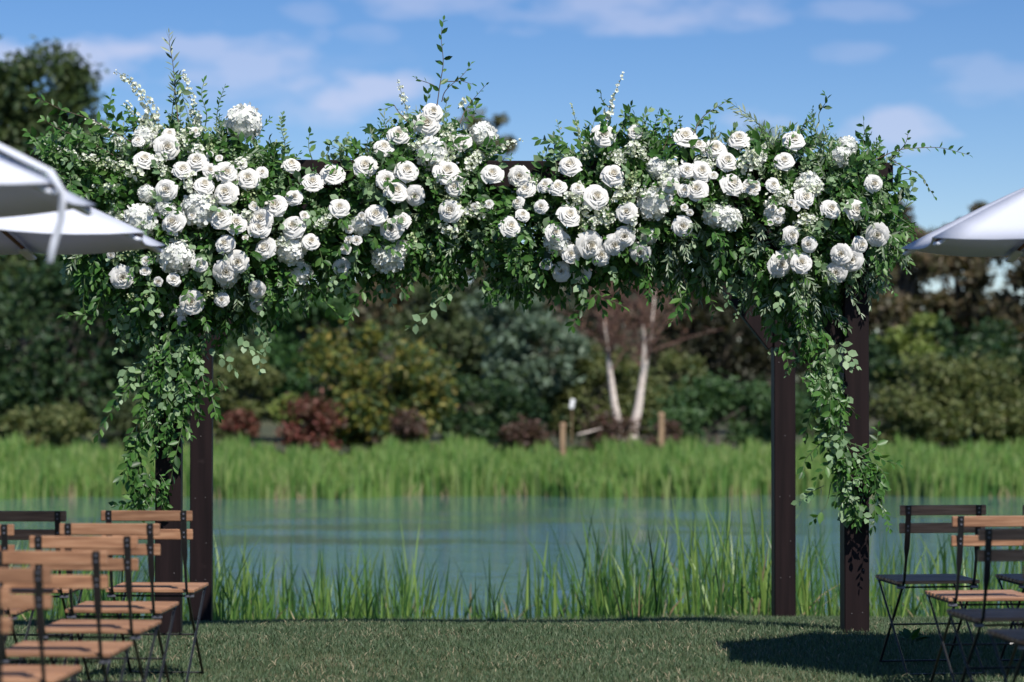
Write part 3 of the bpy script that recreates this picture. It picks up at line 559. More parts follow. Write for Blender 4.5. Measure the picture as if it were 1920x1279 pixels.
umbrella(3.44, 10.65, 19, 2.0, 1.14, 'single white market umbrella above the shaded chairs', rise=.47)
umbrella(3.45, 7.9, 22.5, 1.98, 1.2, 'white market umbrella set over the third row behind the single one')

# ------------------------------------------------------------------ flowers
Y0, TT = 13.36, .36
TOPX = [60, 110, 160, 210, 280, 340, 420, 480, 560, 640, 700, 745, 800, 860, 930, 985, 1030, 1090, 1160, 1240, 1330, 1400, 1480, 1560, 1640, 1680, 1710]
TOPY = [300, 265, 245, 235, 235, 225, 228, 268, 322, 318, 280, 240, 225, 250, 290, 350, 315, 260, 240, 255, 275, 265, 250, 250, 285, 340, 400]
BOTX = [60, 110, 150, 200, 260, 330, 400, 470, 520, 560, 620, 700, 800, 900, 1000, 1100, 1200, 1300, 1380, 1440, 1500, 1550, 1600, 1650, 1690, 1710]
BOTY = [350, 420, 500, 570, 620, 640, 625, 600, 565, 535, 520, 515, 515, 525, 525, 530, 520, 520, 530, 590, 640, 610, 550, 510, 460, 420]
def env(px):
    t_ = np.interp(px, TOPX, TOPY); b_ = np.interp(px, BOTX, BOTY); tk = TT * float(np.interp(px, [60, 180, 260, 1600, 1710], [.35, .7, 1.0, 1.0, .5]))
    tk *= float(np.interp(px, [150, 420, 560, 960, 1010, 1380, 1480], [1.05, 1.05, .85, .8, .85, .85, 1.05]))
    return (t_ + b_) / 2, (b_ - t_) / 2, tk
# leaf templates
def leaf_template(wr, fold, curl):
    us = [(0, 0), (.28, .8), (.62, .9), (1, 0)]; v = [(0, 0, 0)]
    for u, k in us[1:3]:
        z = -curl * u * u; y = wr * .5 * k; v += [(u, -y, z + fold * k * wr), (u, 0, z), (u, y, z + fold * k * wr)]
    v.append((1, 0, -curl)); return np.array(v)
LT = np.array([(0, 1, 2), (0, 2, 3), (1, 4, 5), (1, 5, 2), (2, 5, 6), (2, 6, 3), (4, 7, 5), (5, 7, 6)])
KIND = {  # length, width ratio, fold, curl, spacing, angle
    'smilax': (.066, .50, .16, .16, .026, 55), 'ruscus': (.040, .42, .14, .1, .016, 55), 'euc': (.055, .74, .06, .08, .026, 62),
    'olive': (.056, .21, .12, .14, .014, 42), 'box': (.027, .52, .14, .18, .0075, 60)}
TPL = {k: leaf_template(*v[1:4]) for k, v in KIND.items()}
LEAFME = {}
for k, v in KIND.items():
    LEAFME[k] = []
    for q in (.6, 1.5, -.5):
        me = mesh_np(k + '_leaf', leaf_template(v[1], v[2], v[3] * q), LT, True); me.materials.append(M[k]); LEAFME[k].append(me)
def nrm(a): return a / (np.linalg.norm(a, axis=-1, keepdims=True) + 1e-9)
SV = np.array(sv)
def sprig(p, d, length, kind, droop=.6, jit=.25):
    """stem polyline and leaf frames"""
    p = np.array(p, float); d = nrm(np.array(d, float)); k = 7; pts = [p.copy()]; st = length / k
    for i in range(k):
        d = nrm(d + np.array([0, 0, -1]) * droop / k + rng.normal(0, jit / k ** .5, 3)); p = p + d * st; pts.append(p.copy())
    return np.array(pts)
def leaves_on(path, kind, start=.1, face=(0, -.5, 0), scale=1.0):
    L_, wr, fo, cu, sp, ang = KIND[kind]; seg = np.linalg.norm(np.diff(path, axis=0), axis=1); cum = np.concatenate([[0], np.cumsum(seg)]); tot = cum[-1]
    s = np.arange(tot * start, tot, sp * scale); 
    if len(s) < 3: s = np.linspace(tot * .2, tot, 3)
    s = np.concatenate([s, [tot]]); k = len(s)
    pos = np.stack([np.interp(s, cum, path[:, i]) for i in range(3)], 1)
    tan = nrm(np.stack([np.interp(np.minimum(s + .004, tot), cum, path[:, i]) - np.interp(np.maximum(s - .004, 0), cum, path[:, i]) for i in range(3)], 1))
    r = rng.normal(0, 1, (k, 3)); side = nrm(np.cross(tan, r))
    alt = nrm(np.cross(tan, np.array([[0.2, -.9, .35]]))) * np.where(np.arange(k) % 2, 1, -1)[:, None]
    side = nrm(side * .75 + alt); a = np.radians(ang * rng.uniform(.5, 1.25, k)); a[-1] = .1
    d = nrm(tan * np.cos(a)[:, None] + side * np.sin(a)[:, None] + np.array([0, 0, -.12]))
    nn = nrm(rng.normal(0, .5, (k, 3)) + SV * .7 + np.array(face)); nn = nrm(nn - d * (nn * d).sum(1, keepdims=True))
    ln = L_ * scale * rng.uniform(.65, 1.2, k) * np.interp(s / tot, [0, .7, 1], [1, 1, .7])
    return pos, d, nn, ln
class Bulk:
    def __init__(s, kind): s.k = kind; s.P = []; s.D = []; s.N = []; s.L = []; s.stem = MB()
    def add(s, path, **kw):
        a = leaves_on(path, s.k, **kw); s.P.append(a[0]); s.D.append(a[1]); s.N.append(a[2]); s.L.append(a[3]); s.stem.tube(list(path[::2]) + [path[-1]], .0016, 3, False)
    def build(s, label):
        p, d, nn, l = [np.concatenate(q) for q in (s.P, s.D, s.N, s.L)]; sd = np.cross(nn, d); t_ = TPL[s.k]
        V = p[:, None] + l[:, None, None] * (t_[None, :, 0:1] * d[:, None] + t_[None, :, 1:2] * sd[:, None] + t_[None, :, 2:3] * nn[:, None])
        Fc = (np.arange(len(p))[:, None, None] * 8 + LT[None]).reshape(-1, 3)
        o = ob(s.k + '_foliage' if s.k != 'euc' else 'eucalyptus_foliage', mesh_np(s.k, V.reshape(-1, 3), Fc, True), M[s.k]); tag(o, label, 'foliage', kind='stuff')
        q = s.stem.build('stems', M['stem'], o); q['kind'] = 'stuff'
        return len(p)
bulk = {k: Bulk(k) for k in KIND}
bulk['box'].k = 'box'
# kind weights along the garland
def pick(px, s):
    w_ = {'smilax': 1.1, 'ruscus': .6, 'euc': .5, 'olive': .15, 'box': .85}
    if px > 1280: w_['olive'] = 1.1; w_['euc'] = .5
    if px > 1180 and s > .2: w_['olive'] += .6
    if s < -.3: w_['box'] = 1.25
    if s > .45: w_['smilax'] = 1.7; w_['box'] = .15
    if px < 260: w_['smilax'] = 1.6
    if 560 < px < 720: w_['euc'] = .8
    ks = list(w_); return random.choices(ks, [w_[k] for k in ks])[0]
nfill = 0
for i in range(3300):
    px = random.uniform(80, 1700); mid, hf, tk = env(px)
    if random.random() > hf / 210: continue
    phi = random.uniform(-math.pi * .62, math.pi * .62) if random.random() < .85 else random.uniform(-math.pi, math.pi)
    rr = random.uniform(.35, .84) ; s = math.sin(phi)     # s>0 : below
    if s < -.35 and (545 < px < 628 or 905 < px < 1003 or 1648 < px < 1690): continue
    py = mid + s * hf * rr; Y = Y0 - tk * math.cos(phi) * rr
    p = P(px, py, Y); d = Vector((random.gauss(0, .55), -math.cos(phi) + random.gauss(0, .25), -s * 1.0 + random.gauss(0, .35) + .15))
    kd = pick(px, s); ln = random.uniform(.10, .22) * (1.25 if abs(s) > .8 else 1)
    if kd == 'box': ln *= .75
    bulk[kd].add(sprig(p, d, ln, kd, droop=.35 + .7 * max(0, s)))
# inner leaves
for i in range(3600):
    px = random.uniform(110, 1680); mid, hf, tk = env(px)
    if random.random() > hf / 210: continue
    py = mid + random.uniform(-.85, .8) * hf; p = P(px, py, Y0 + random.uniform(-.45, .65) * tk)
    bulk['smilax' if random.random() < .75 else 'ruscus'].add(sprig(p, Vector((random.gauss(0, 1), random.gauss(0, .6), random.gauss(0, 1))), random.uniform(.12, .25), 'smilax'), scale=1.25)
# hanging masses on the posts
def drape(path, wpx, count, kinds, Yc):
    for i in range(count):
        u = random.random() * (len(path) - 1); a = path[int(u)]; c = path[min(int(u) + 1, len(path) - 1)]; f = u - int(u)
        px = a[0] + (c[0] - a[0]) * f + random.gauss(0, wpx * .4); py = a[1] + (c[1] - a[1]) * f
        p = P(px, py, Yc + random.gauss(0, .04)); kd = random.choice(kinds)
        bulk[kd].add(sprig(p, Vector((random.gauss(0, .6), -.5 + random.gauss(0, .3), -.6)), random.uniform(.08, .2), kd, droop=.9))
drape([(330, 610), (330, 680), (310, 730)], 90, 90, ['euc', 'smilax', 'euc', 'ruscus'], 13.24)
drape([(300, 720), (290, 800), (275, 880), (270, 930)], 42, 52, ['smilax', 'smilax', 'ruscus'], 13.24)
drape([(1515, 600), (1540, 680), (1552, 740)], 46, 46, ['smilax', 'ruscus', 'euc', 'box'], 13.24)
drape([(1560, 730), (1572, 800), (1585, 880), (1598, 950)], 34, 50, ['smilax', 'euc', 'smilax', 'ruscus'], 13.22)
drape([(1600, 850), (1640, 880), (1640, 950)], 26, 22, ['smilax', 'ruscus'], 13.2)
for k, lb in (('smilax', 'glossy dark green leaves packed through the flower garland'), ('ruscus', 'small mid green pointed leaves packed through the garland'), ('euc', 'round silvery green eucalyptus leaves mixed through the garland'),
              ('olive', 'narrow grey green olive leaves hanging in the garland over the braced posts'), ('box', 'small variegated whorled leaves between the white blooms')):
    o_ = bulk[k]; nfill += o_.build(lb)
bpy.data.objects['box_foliage'].name = 'variegated_foliage'
print('filler leaves', nfill)

# --- roses
def where(px, py):
    mid, hf, tk = env(px); s = (py - mid) / hf
    lv = 'along the top' if s < -.4 else ('at mid height' if s < .35 else 'along the lower fringe')
    for lim, w_ in ((330, 'outermost by the strapped umbrella'), (490, 'above the posts with the snowball hydrangea'), (690, 'beside the upright variegated sprig'), (880, 'under the tallest twig'), (1040, 'by the bare gap in the beam'),
                    (1230, 'below the tall white spike'), (1420, 'above the brace'), (1560, 'above the inner braced post'), (3000, 'outermost by the single umbrella')):
        if px < lim: return lv + ', ' + w_, lv + ' ' + w_
def petal(th0, r0, R1, H, z0, spread, roll, dz, ph, nu=6, nv=6, p=1.3, point=.02):
    vv = []
    for i in range(nu):
        u = i / (nu - 1)
        for j in range(nv):
            v = -1 + 2 * j / (nv - 1); prof = math.sin(min(1, u * 1.25 + .12) * math.pi / 2) * (1 - .25 * max(0, u - .75) / .25 * 1)
            th = th0 + spread * v * prof * (1 - .15 * u)
            r = r0 + (R1 - r0) * u ** p + roll * max(0, (u - .62) / .38) ** 2 * (1 + .5 * v * v) + .035 * v * R1 + .02 * math.sin(2.6 * v + ph) * u * u * R1
            z = z0 + H * math.sin(min(1.0, u * 1.02) * math.pi / 2) * (1 - (.16 + point) * v * v * u * u) - dz * max(0, (u - .62) / .38) ** 2 * (1 + .4 * v * v) + .02 * math.sin(3.1 * v + ph * 2) * u
            vv.append((r * math.cos(th), r * math.sin(th), z))
    ff = [(i * nv + j, i * nv + j + 1, (i + 1) * nv + j + 1, (i + 1) * nv + j) for i in range(nu - 1) for j in range(nv - 1)]
    return vv, ff
def rose_meshes(seed, opn=1.0):
    random.seed(seed); mb = MB(); th = random.uniform(0, 6)
    for (kk, R1, H, sp, ro) in ((2, .06, .96, 2.0, .0), (3, .14, .95, 1.35, .01), (3, .24, .93, 1.2, .02), (4, .36, .88, 1.0, .03), (4, .50, .80, 1.0, .05), (5, .65, .69, .85, .07)):
        for k in range(kk):
            mb.add(*petal(th + 2 * math.pi * k / kk, .05 + R1 * .35, R1 * opn * random.uniform(.94, 1.06), H * random.uniform(.94, 1.05), -.32, sp, ro, ro * .8, random.uniform(0, 6), 5, 6, 1.15))
        th += 1.0 + random.uniform(-.2, .2)
    heart = mb.mesh('bloom_heart', True); heart.materials.append(M['rose']); pets = []
    for (kk, R1, H, sp, ro, dz) in ((5, .80, .54, .86, .10, .10), (5, .88, .38, .84, .13, .13)):
        for k in range(kk):
            mb = MB(); mb.add(*petal(th + 2 * math.pi * k / kk + random.uniform(-.12, .12), .22, R1 * opn * random.uniform(.92, 1.08), H * random.uniform(.85, 1.12), -.32, sp, ro, dz, random.uniform(0, 6), 6, 6, 1.0, .04))
            me = mb.mesh('petal', True); me.materials.append(M['rose']); pets.append(me)
        th += .6
    random.seed(seed + 100); return heart, pets
RV = [rose_meshes(s, o_) for s, o_ in ((1, 1.0), (2, .92), (3, 1.06), (4, 1.0), (5, 1.1))]
random.seed(21)
def orient(z, spin):
    z = Vector(z).normalized(); q = z.to_track_quat('Z', 'Y'); return (q.to_matrix() @ Matrix.Rotation(spin, 3, 'Z'))
def rose(px, py, dpx, spray=False):
    mid, hf, tk = env(px); s = max(-.93, min(.93, (py - mid) / hf)); Y = Y0 - tk * math.sqrt(1 - s * s) * .95 - .045
    p = P(px, py, Y); rad = dpx * .5 * 1.20 / (F / Y)
    nz = Vector((random.gauss(0, .22) - .02, -1, -s * .45 + .22 + random.gauss(0, .18)))
    o = empty('spray_rose' if spray else 'white_rose', p); o.rotation_mode = 'QUATERNION'; o.rotation_quaternion = orient(nz, random.uniform(0, 6.28)).to_quaternion(); o.scale = (rad,) * 3
    if spray: tag(o, 'small cream spray rose ' + where(px, py)[0], 'rose', 'small spray roses ' + where(px, py)[1])
    else: tag(o, 'large open white rose ' + where(px, py)[0], 'rose', 'large white roses ' + where(px, py)[1])
    h_, ps = random.choice(RV); ob('bloom_heart', h_, None, o)
    if not spray:
        for q in ps: ob('petal', q, None, o)
    else: o.scale = (rad * 1.35,) * 3
Zm = {'a': (40, 40, 2.558), 'b': (620, 20, 2.558), 'c': (980, 120, 2.906), 'd': (1340, 160, 2.78), 'e': (140, 500, 2.665)}
roses = {'a': '590,665,90 697,603,100 775,713,85 843,672,95 983,725,95 1088,755,95 697,808,90 878,785,85 983,825,105 1295,690,80 1495,735,95 1395,772,85 1310,845,65 1218,885,100 960,940,100 1028,968,95 730,965,105 1150,945,100 1140,990,85 1305,985,100 1388,1057,75 977,1068,85 1172,1090,90 855,1165,70 1035,1155,100 980,1200,95 485,1230,90 1540,1178,80 835,530,45 1525,895,85 710,540,60 905,715,60 1155,725,50 560,575,55',
         'b': '325,595,95 490,487,85 460,540,115 255,657,85 165,745,95 365,770,100 268,812,90 315,868,95 405,888,85 625,630,85 557,775,110 775,783,85 905,795,85 935,860,80 1030,838,65 1090,848,80 860,1035,85 920,980,60 1010,940,60 900,920,55 575,960,100 592,850,75 218,980,95 292,1050,95 340,1010,80 45,945,80',
         'c': '440,390,110 612,370,75 260,555,110 492,605,115 882,398,110 957,443,80 1048,465,105 1178,410,105 1112,530,105 972,585,100 895,580,80 950,685,110 800,665,95 1142,655,110 400,725,115 568,808,95 252,825,105 870,883,100 555,940,100 500,985,95 365,985,125 425,1040,105 262,1035,85 640,1028,90 210,1130,95 325,1148,80 175,920,85 880,690,70 300,680,60',
         'd': '412,287,95 362,395,85 605,645,95 735,650,100 830,512,85 848,780,100 398,782,85 340,935,105 450,925,100 712,908,105 660,880,90 635,975,85 305,520,65 490,830,75 760,830,80 470,585,100',
         'e': '238,52,95 585,178,100 910,115,80 735,165,65 910,195,60 540,270,45'}
for z_, s in roses.items():
    ox, oy, k = Zm[z_]
    for q in s.split():
        x, y, d = map(float, q.split(',')); rose(ox + x / k, oy + y / k, d / k)
sprays = {'a': '430,1120,34 600,1150,38 595,1200,42 730,1240,55 1610,1052,42 1560,1095,40 1575,1045,30 950,660,34 905,640,30 1060,690,40 1115,890,40 1075,1040,30 1355,935,40 820,935,36', 'b': '125,1105,42 85,1100,32 90,1050,34 75,1145,44 470,620,30 150,985,36 1020,1220,40 690,940,30 760,930,36', 'c': '800,730,32 880,785,40 820,760,26 1240,690,44 1225,655,40 1265,700,36 1275,655,30 910,810,34 130,1090,50 1040,610,40', 'd': '180,515,44 215,540,40 160,545,36 400,615,40 425,640,36 300,640,40 345,660,40 330,700,36 290,715,30', 'e': '360,25,38 420,75,45 490,65,48 505,75,40 430,240,26'}
for z_, s in sprays.items():
    ox, oy, k = Zm[z_]
    for q in s.split():
        x, y, d = map(float, q.split(',')); rose(ox + x / k, oy + y / k, d / k, True)
# --- hydrangeas
def hyd_mesh(seed, cnt=105):
    r_ = np.random.default_rng(seed); V = []; Fc = []
    i = np.arange(cnt) + .5; ph = np.arccos(1 - 1.72 * i / cnt); th = math.pi * (1 + 5 ** .5) * i
    D = np.stack([np.cos(th) * np.sin(ph), np.sin(th) * np.sin(ph), np.cos(ph)], 1)
    for d in D:
        d = d + r_.normal(0, .1, 3); d /= np.linalg.norm(d); c = d * r_.uniform(.86, 1.04); nn = d + r_.normal(0, .35, 3); nn /= np.linalg.norm(nn)
        a = np.cross(nn, r_.normal(0, 1, 3)); a /= np.linalg.norm(a); b2 = np.cross(nn, a); s = r_.uniform(.23, .30)
        for k in range(4):
            q = k * math.pi / 2 + r_.normal(0, .12); e = a * math.cos(q) + b2 * math.sin(q); f = np.cross(nn, e); o = len(V); cu = r_.uniform(-.25, .35)
            V += [c, c + s * (.55 * e - .46 * f) + nn * s * cu * .5, c + s * (1.0 * e - .28 * f) + nn * s * cu, c + s * (1.0 * e + .28 * f) + nn * s * cu, c + s * (.55 * e + .46 * f) + nn * s * cu * .5, c + s * .6 * e + nn * s * (cu * .5 - .06)]
            Fc += [(o, o + 1, o + 5), (o + 1, o + 2, o + 5), (o + 2, o + 3, o + 5), (o + 3, o + 4, o + 5), (o + 4, o, o + 5)]
    for i in range(9):
        for j in range(14):
            a_, b_ = math.pi * i / 8, 2 * math.pi * j / 14; V.append(np.array([math.sin(a_) * math.cos(b_), math.sin(a_) * math.sin(b_), math.cos(a_)]) * .86)
    o = len(V) - 126
    for i in range(8):
        for j in range(14):
            q = (j + 1) % 14; Fc += [(o + i * 14 + j, o + i * 14 + 14 + j, o + i * 14 + 14 + q), (o + i * 14 + j, o + i * 14 + 14 + q, o + i * 14 + q)]
    me = mesh_np('floret_cluster', V, Fc); me.materials.append(M['hyd']); return me
HM = [hyd_mesh(s) for s in (1, 2, 3)]
mbs = MB(); mbs.tube([(0, 0, -1.5), (0, 0, 0.1)], .05, 6); stm = mbs.mesh('stem'); stm.materials.append(M['stem'])
hyd = {'a': '1068,485,150 855,900,155 740,1130,150 570,955,140 600,825,75 1290,1090,135 1330,1200,110 590,560,95 690,900,85', 'b': '730,600,115 490,690,140 280,1175,150 340,1140,75 1085,1110,110 530,740,80 150,1030,85', 'c': '715,760,160 1050,830,115 1130,845,110 740,570,110 830,600,90 180,965,105 30,680,85 690,940,80', 'd': '690,320,95 665,375,95 490,520,120 310,680,95 60,690,120 390,870,85 225,375,80', 'e': '760,40,110 530,230,60'}
for z_, s in hyd.items():
    ox, oy, k = Zm[z_]
    for q in s.split():
        x, y, d = map(float, q.split(',')); px, py = ox + x / k, oy + y / k; mid, hf, tk = env(px); sN = max(-.95, min(.95, (py - mid) / hf)); Y = Y0 - tk * math.sqrt(1 - sN * sN) * .9 - .0
        o = tag(empty('hydrangea', P(px, py, Y)), 'rounded white hydrangea head ' + where(px, py)[0], 'hydrangea', 'white hydrangea heads ' + where(px, py)[1])
        o.rotation_mode = 'QUATERNION'; o.rotation_quaternion = orient((random.gauss(0, .3), -1, random.gauss(.2, .3) - sN * .3), random.uniform(0, 6)).to_quaternion(); o.scale = (d / k * .5 / (F / Y) * 1.10,) * 3
        fl = ob('floret_cluster', random.choice(HM), None, o); ob('stem', stm, None, o)
# --- small blossom spikes
def blossoms(pts, dirs, sizes):
    V = []; Fc = []
    for c, d, s in zip(pts, dirs, sizes):
        d = d / (np.linalg.norm(d) + 1e-9); a = np.cross(d, rng.normal(0, 1, 3)); a /= np.linalg.norm(a); b2 = np.cross(d, a); op = rng.uniform(.35, 1.0)
        for k in range(5):
            q = k * 2 * math.pi / 5 + rng.normal(0, .1); e = a * math.cos(q) + b2 * math.sin(q); f = np.cross(d, e); o = len(V)
            V += [c, c + s * (.45 * e * op - .36 * f + .45 * d), c + s * (.85 * op * e + d * (.9 - .5 * op)), c + s * (.45 * e * op + .36 * f + .45 * d)]
            Fc += [(o, o + 1, o + 2), (o, o + 2, o + 3)]
    return V, Fc
def spike(z_, pth, label, cnt=34, wid=.035, size=.022, green=False, grp='white blossom spikes'):
    ox, oy, k = Zm[z_]; w_ = []
    for (x, y) in pth:
        px, py = ox + x / k, oy + y / k; mid, hf, tk = env(px); sN = max(-1, min(1, (py - mid) / hf)); w_.append(P(px, py, Y0 - tk * math.sqrt(1 - sN * sN) - .02))
    pw = np.array([tuple(q) for q in w_]); base = Vector(pw[0]); pw = pw - pw[0]
    s = np.linspace(0, 1, 14); idx = np.linspace(0, 1, len(pw)); path = np.stack([np.interp(s, idx, pw[:, i]) for i in range(3)], 1)
    wq = where(ox + pth[1][0] / k, oy + pth[1][1] / k)
    if grp: label += ' ' + wq[0]; grp += ' ' + wq[1]
    o = tag(empty('flower_spike', base), label, 'flower', grp)
    mb = MB(); mb.tube(list(path), [.0028 * (1 - .6 * q) for q in s], 5); mb.build('stem', M['stem'], o)
    u = rng.uniform(.05, 1, cnt) ; pos = np.stack([np.interp(u, s, path[:, i]) for i in range(3)], 1); off = rng.normal(0, 1, (cnt, 3)); off = nrm(off) * (wid * (1.05 - .75 * u) * rng.uniform(.3, 1, cnt))[:, None]
    V, Fc = blossoms(pos + off, off + np.array([0, -.01, .004]), size * (1.15 - .6 * u) * rng.uniform(.7, 1.2, cnt))
    q = ob('blossoms', mesh_np('blossoms', V, Fc), M['gbud'] if green else M['bloss'], o); q['kind'] = 'stuff'
lab1 = 'spike of small white blossoms'
spike('a', [(650, 500), (600, 390), (540, 300), (455, 240)], 'arching spike of white bell blossoms curving out above the hydrangea group', 110, .045, .024, grp='')
for z_, pth, cnt, wd in (('a', [(860, 540), (820, 400), (775, 240)], 85, .038), ('a', [(500, 600), (420, 530), (320, 470)], 60, .036), ('a', [(600, 740), (450, 690), (300, 650), (80, 580)], 120, .038), ('a', [(880, 640), (790, 590), (715, 520)], 60, .04), ('a', [(620, 540), (575, 470), (500, 390)], 50, .04),
                          ('a', [(690, 560), (620, 500), (550, 480)], 60, .045), ('a', [(470, 800), (420, 800), (340, 790)], 24, .03), ('b', [(395, 610), (365, 480), (320, 330)], 60, .036), ('b', [(640, 740), (780, 670), (915, 620)], 60, .036), ('b', [(590, 640), (570, 580), (600, 540)], 34, .04), ('b', [(610, 470), (640, 440), (638, 420)], 12, .014),
                          ('b', [(650, 780), (690, 700), (740, 660)], 40, .04), ('c', [(440, 360), (480, 220), (550, 45)], 52, .026), ('c', [(360, 520), (350, 460), (380, 400)], 34, .035), ('c', [(580, 480), (600, 440), (640, 400)], 34, .035), ('d', [(150, 440), (210, 380), (260, 310)], 48, .045), ('c', [(1200, 560), (1250, 510), (1320, 440)], 44, .045), ('c', [(500, 560), (520, 510), (530, 470)], 20, .03)):
    spike(z_, pth, lab1, cnt, wd)
for z_, q_ in (('a', '600,490 760,560 620,530 1450,960 470,940 1040,690 810,780 900,860 1110,930 670,690 1260,1060'), ('b', '560,590 680,730 420,650 660,960 560,1050 740,950 930,830 560,720 620,850 1170,900'), ('c', '310,690 520,510 640,480 440,850 530,700 610,700 330,770 790,560 1260,500 1000,540 420,800 380,860 600,880 760,640'), ('d', '220,360 180,410 370,580 450,510 520,540 480,700 330,600')):
    for q in q_.split():
        x, y = map(float, q.split(',')); a = random.uniform(0, 6.28)
        spike(z_, [(x + 45 * math.cos(a), y + 45 * math.sin(a)), (x, y), (x - 45 * math.cos(a), y - 45 * math.sin(a))], 'loose white stock cluster', 52, .045, .021, grp='white stock clusters')
lab2 = 'greenish spike of tiny buds'
for z_, pth, cnt, wd in (('c', [(310, 440), (295, 330), (263, 215)], 36, .018), ('b', [(480, 1130), (490, 1190), (500, 1250)], 34, .022), ('b', [(620, 960), (640, 1040), (665, 1110)], 40, .03), ('b', [(390, 1070), (400, 1140), (385, 1210)], 34, .028), ('c', [(320, 820), (320, 880), (310, 950)], 34, .028), ('c', [(440, 800), (455, 860), (465, 900)], 40, .03), ('c', [(560, 640), (600, 620), (620, 560)], 44, .04), ('c', [(520, 740), (590, 720), (640, 690)], 44, .04),
                          ('a', [(1080, 830), (1110, 850), (1100, 900)], 40, .035), ('a', [(900, 560), (910, 620), (950, 650)], 34, .03), ('a', [(300, 680), (420, 700), (560, 730)], 44, .03), ('a', [(430, 1160), (520, 1110), (590, 1080)], 40, .03), ('d', [(470, 660), (465, 720), (480, 770)], 44, .035), ('d', [(320, 440), (330, 480), (340, 520)], 30, .03), ('e', [(260, 150), (320, 160), (390, 140)], 34, .028), ('e', [(640, 130), (700, 140), (760, 110)], 30, .028), ('b', [(470, 800), (500, 830), (490, 870)], 40, .035), ('b', [(520, 880), (590, 900), (620, 930)], 44, .04)):
    spike(z_, pth, lab2, cnt, wd, .013, True, 'greenish bud spikes')

# --- separate sprigs and vines whose single leaves can be told apart
def branch(name, label, kind, pts, Y=13.2, start=.12, scale=1.0, group=None, twig=False, dY=0.0, leafscale=1.0, cat='sprig', jit=4, maxleaves=44):
    k = 22; idx = np.linspace(0, 1, len(pts)); s = np.linspace(0, 1, k); xs_ = np.interp(s, idx, [p[0] for p in pts]); ys_ = np.interp(s, idx, [p[1] for p in pts])
    for arr in (xs_, ys_):                        # smooth the corners
        for _ in range(3): arr[1:-1] = (arr[:-2] + 2 * arr[1:-1] + arr[2:]) / 4
    xs_[1:] += jit * np.sin(np.linspace(0, random.uniform(3, 7), k - 1)) * random.choice((-1, 1))
    path = np.array([tuple(P(x, y, Y + dY * u)) for x, y, u in zip(xs_, ys_, s)]); path[:, 1] += .02 * np.sin(s * 5 + random.random() * 6)
    base = path[0].copy(); o = tag(empty(name, base), label, cat, group)
    mb = MB(); mb.tube(list(path - base), [.0032 * (1 - .65 * q) for q in s], 5); mb.build('stem', M['twig' if twig else 'stem'], o)
    pos, d, nn, ln = leaves_on(path - base, kind, start, scale=scale)
    if len(pos) > maxleaves: sel = np.sort(rng.choice(len(pos), maxleaves, False)); pos, d, nn, ln = pos[sel], d[sel], nn[sel], ln[sel]
    sd = np.cross(nn, d); ln = ln * leafscale
    for i in range(len(pos)):
        q = ob('leaf', random.choice(LEAFME[kind]), None, o); l = ln[i]
        q.matrix_local = Matrix(((d[i][0] * l, sd[i][0] * l, nn[i][0] * l, pos[i][0]), (d[i][1] * l, sd[i][1] * l, nn[i][1] * l, pos[i][1]), (d[i][2] * l, sd[i][2] * l, nn[i][2] * l, pos[i][2]), (0, 0, 0, 1)))
    return o
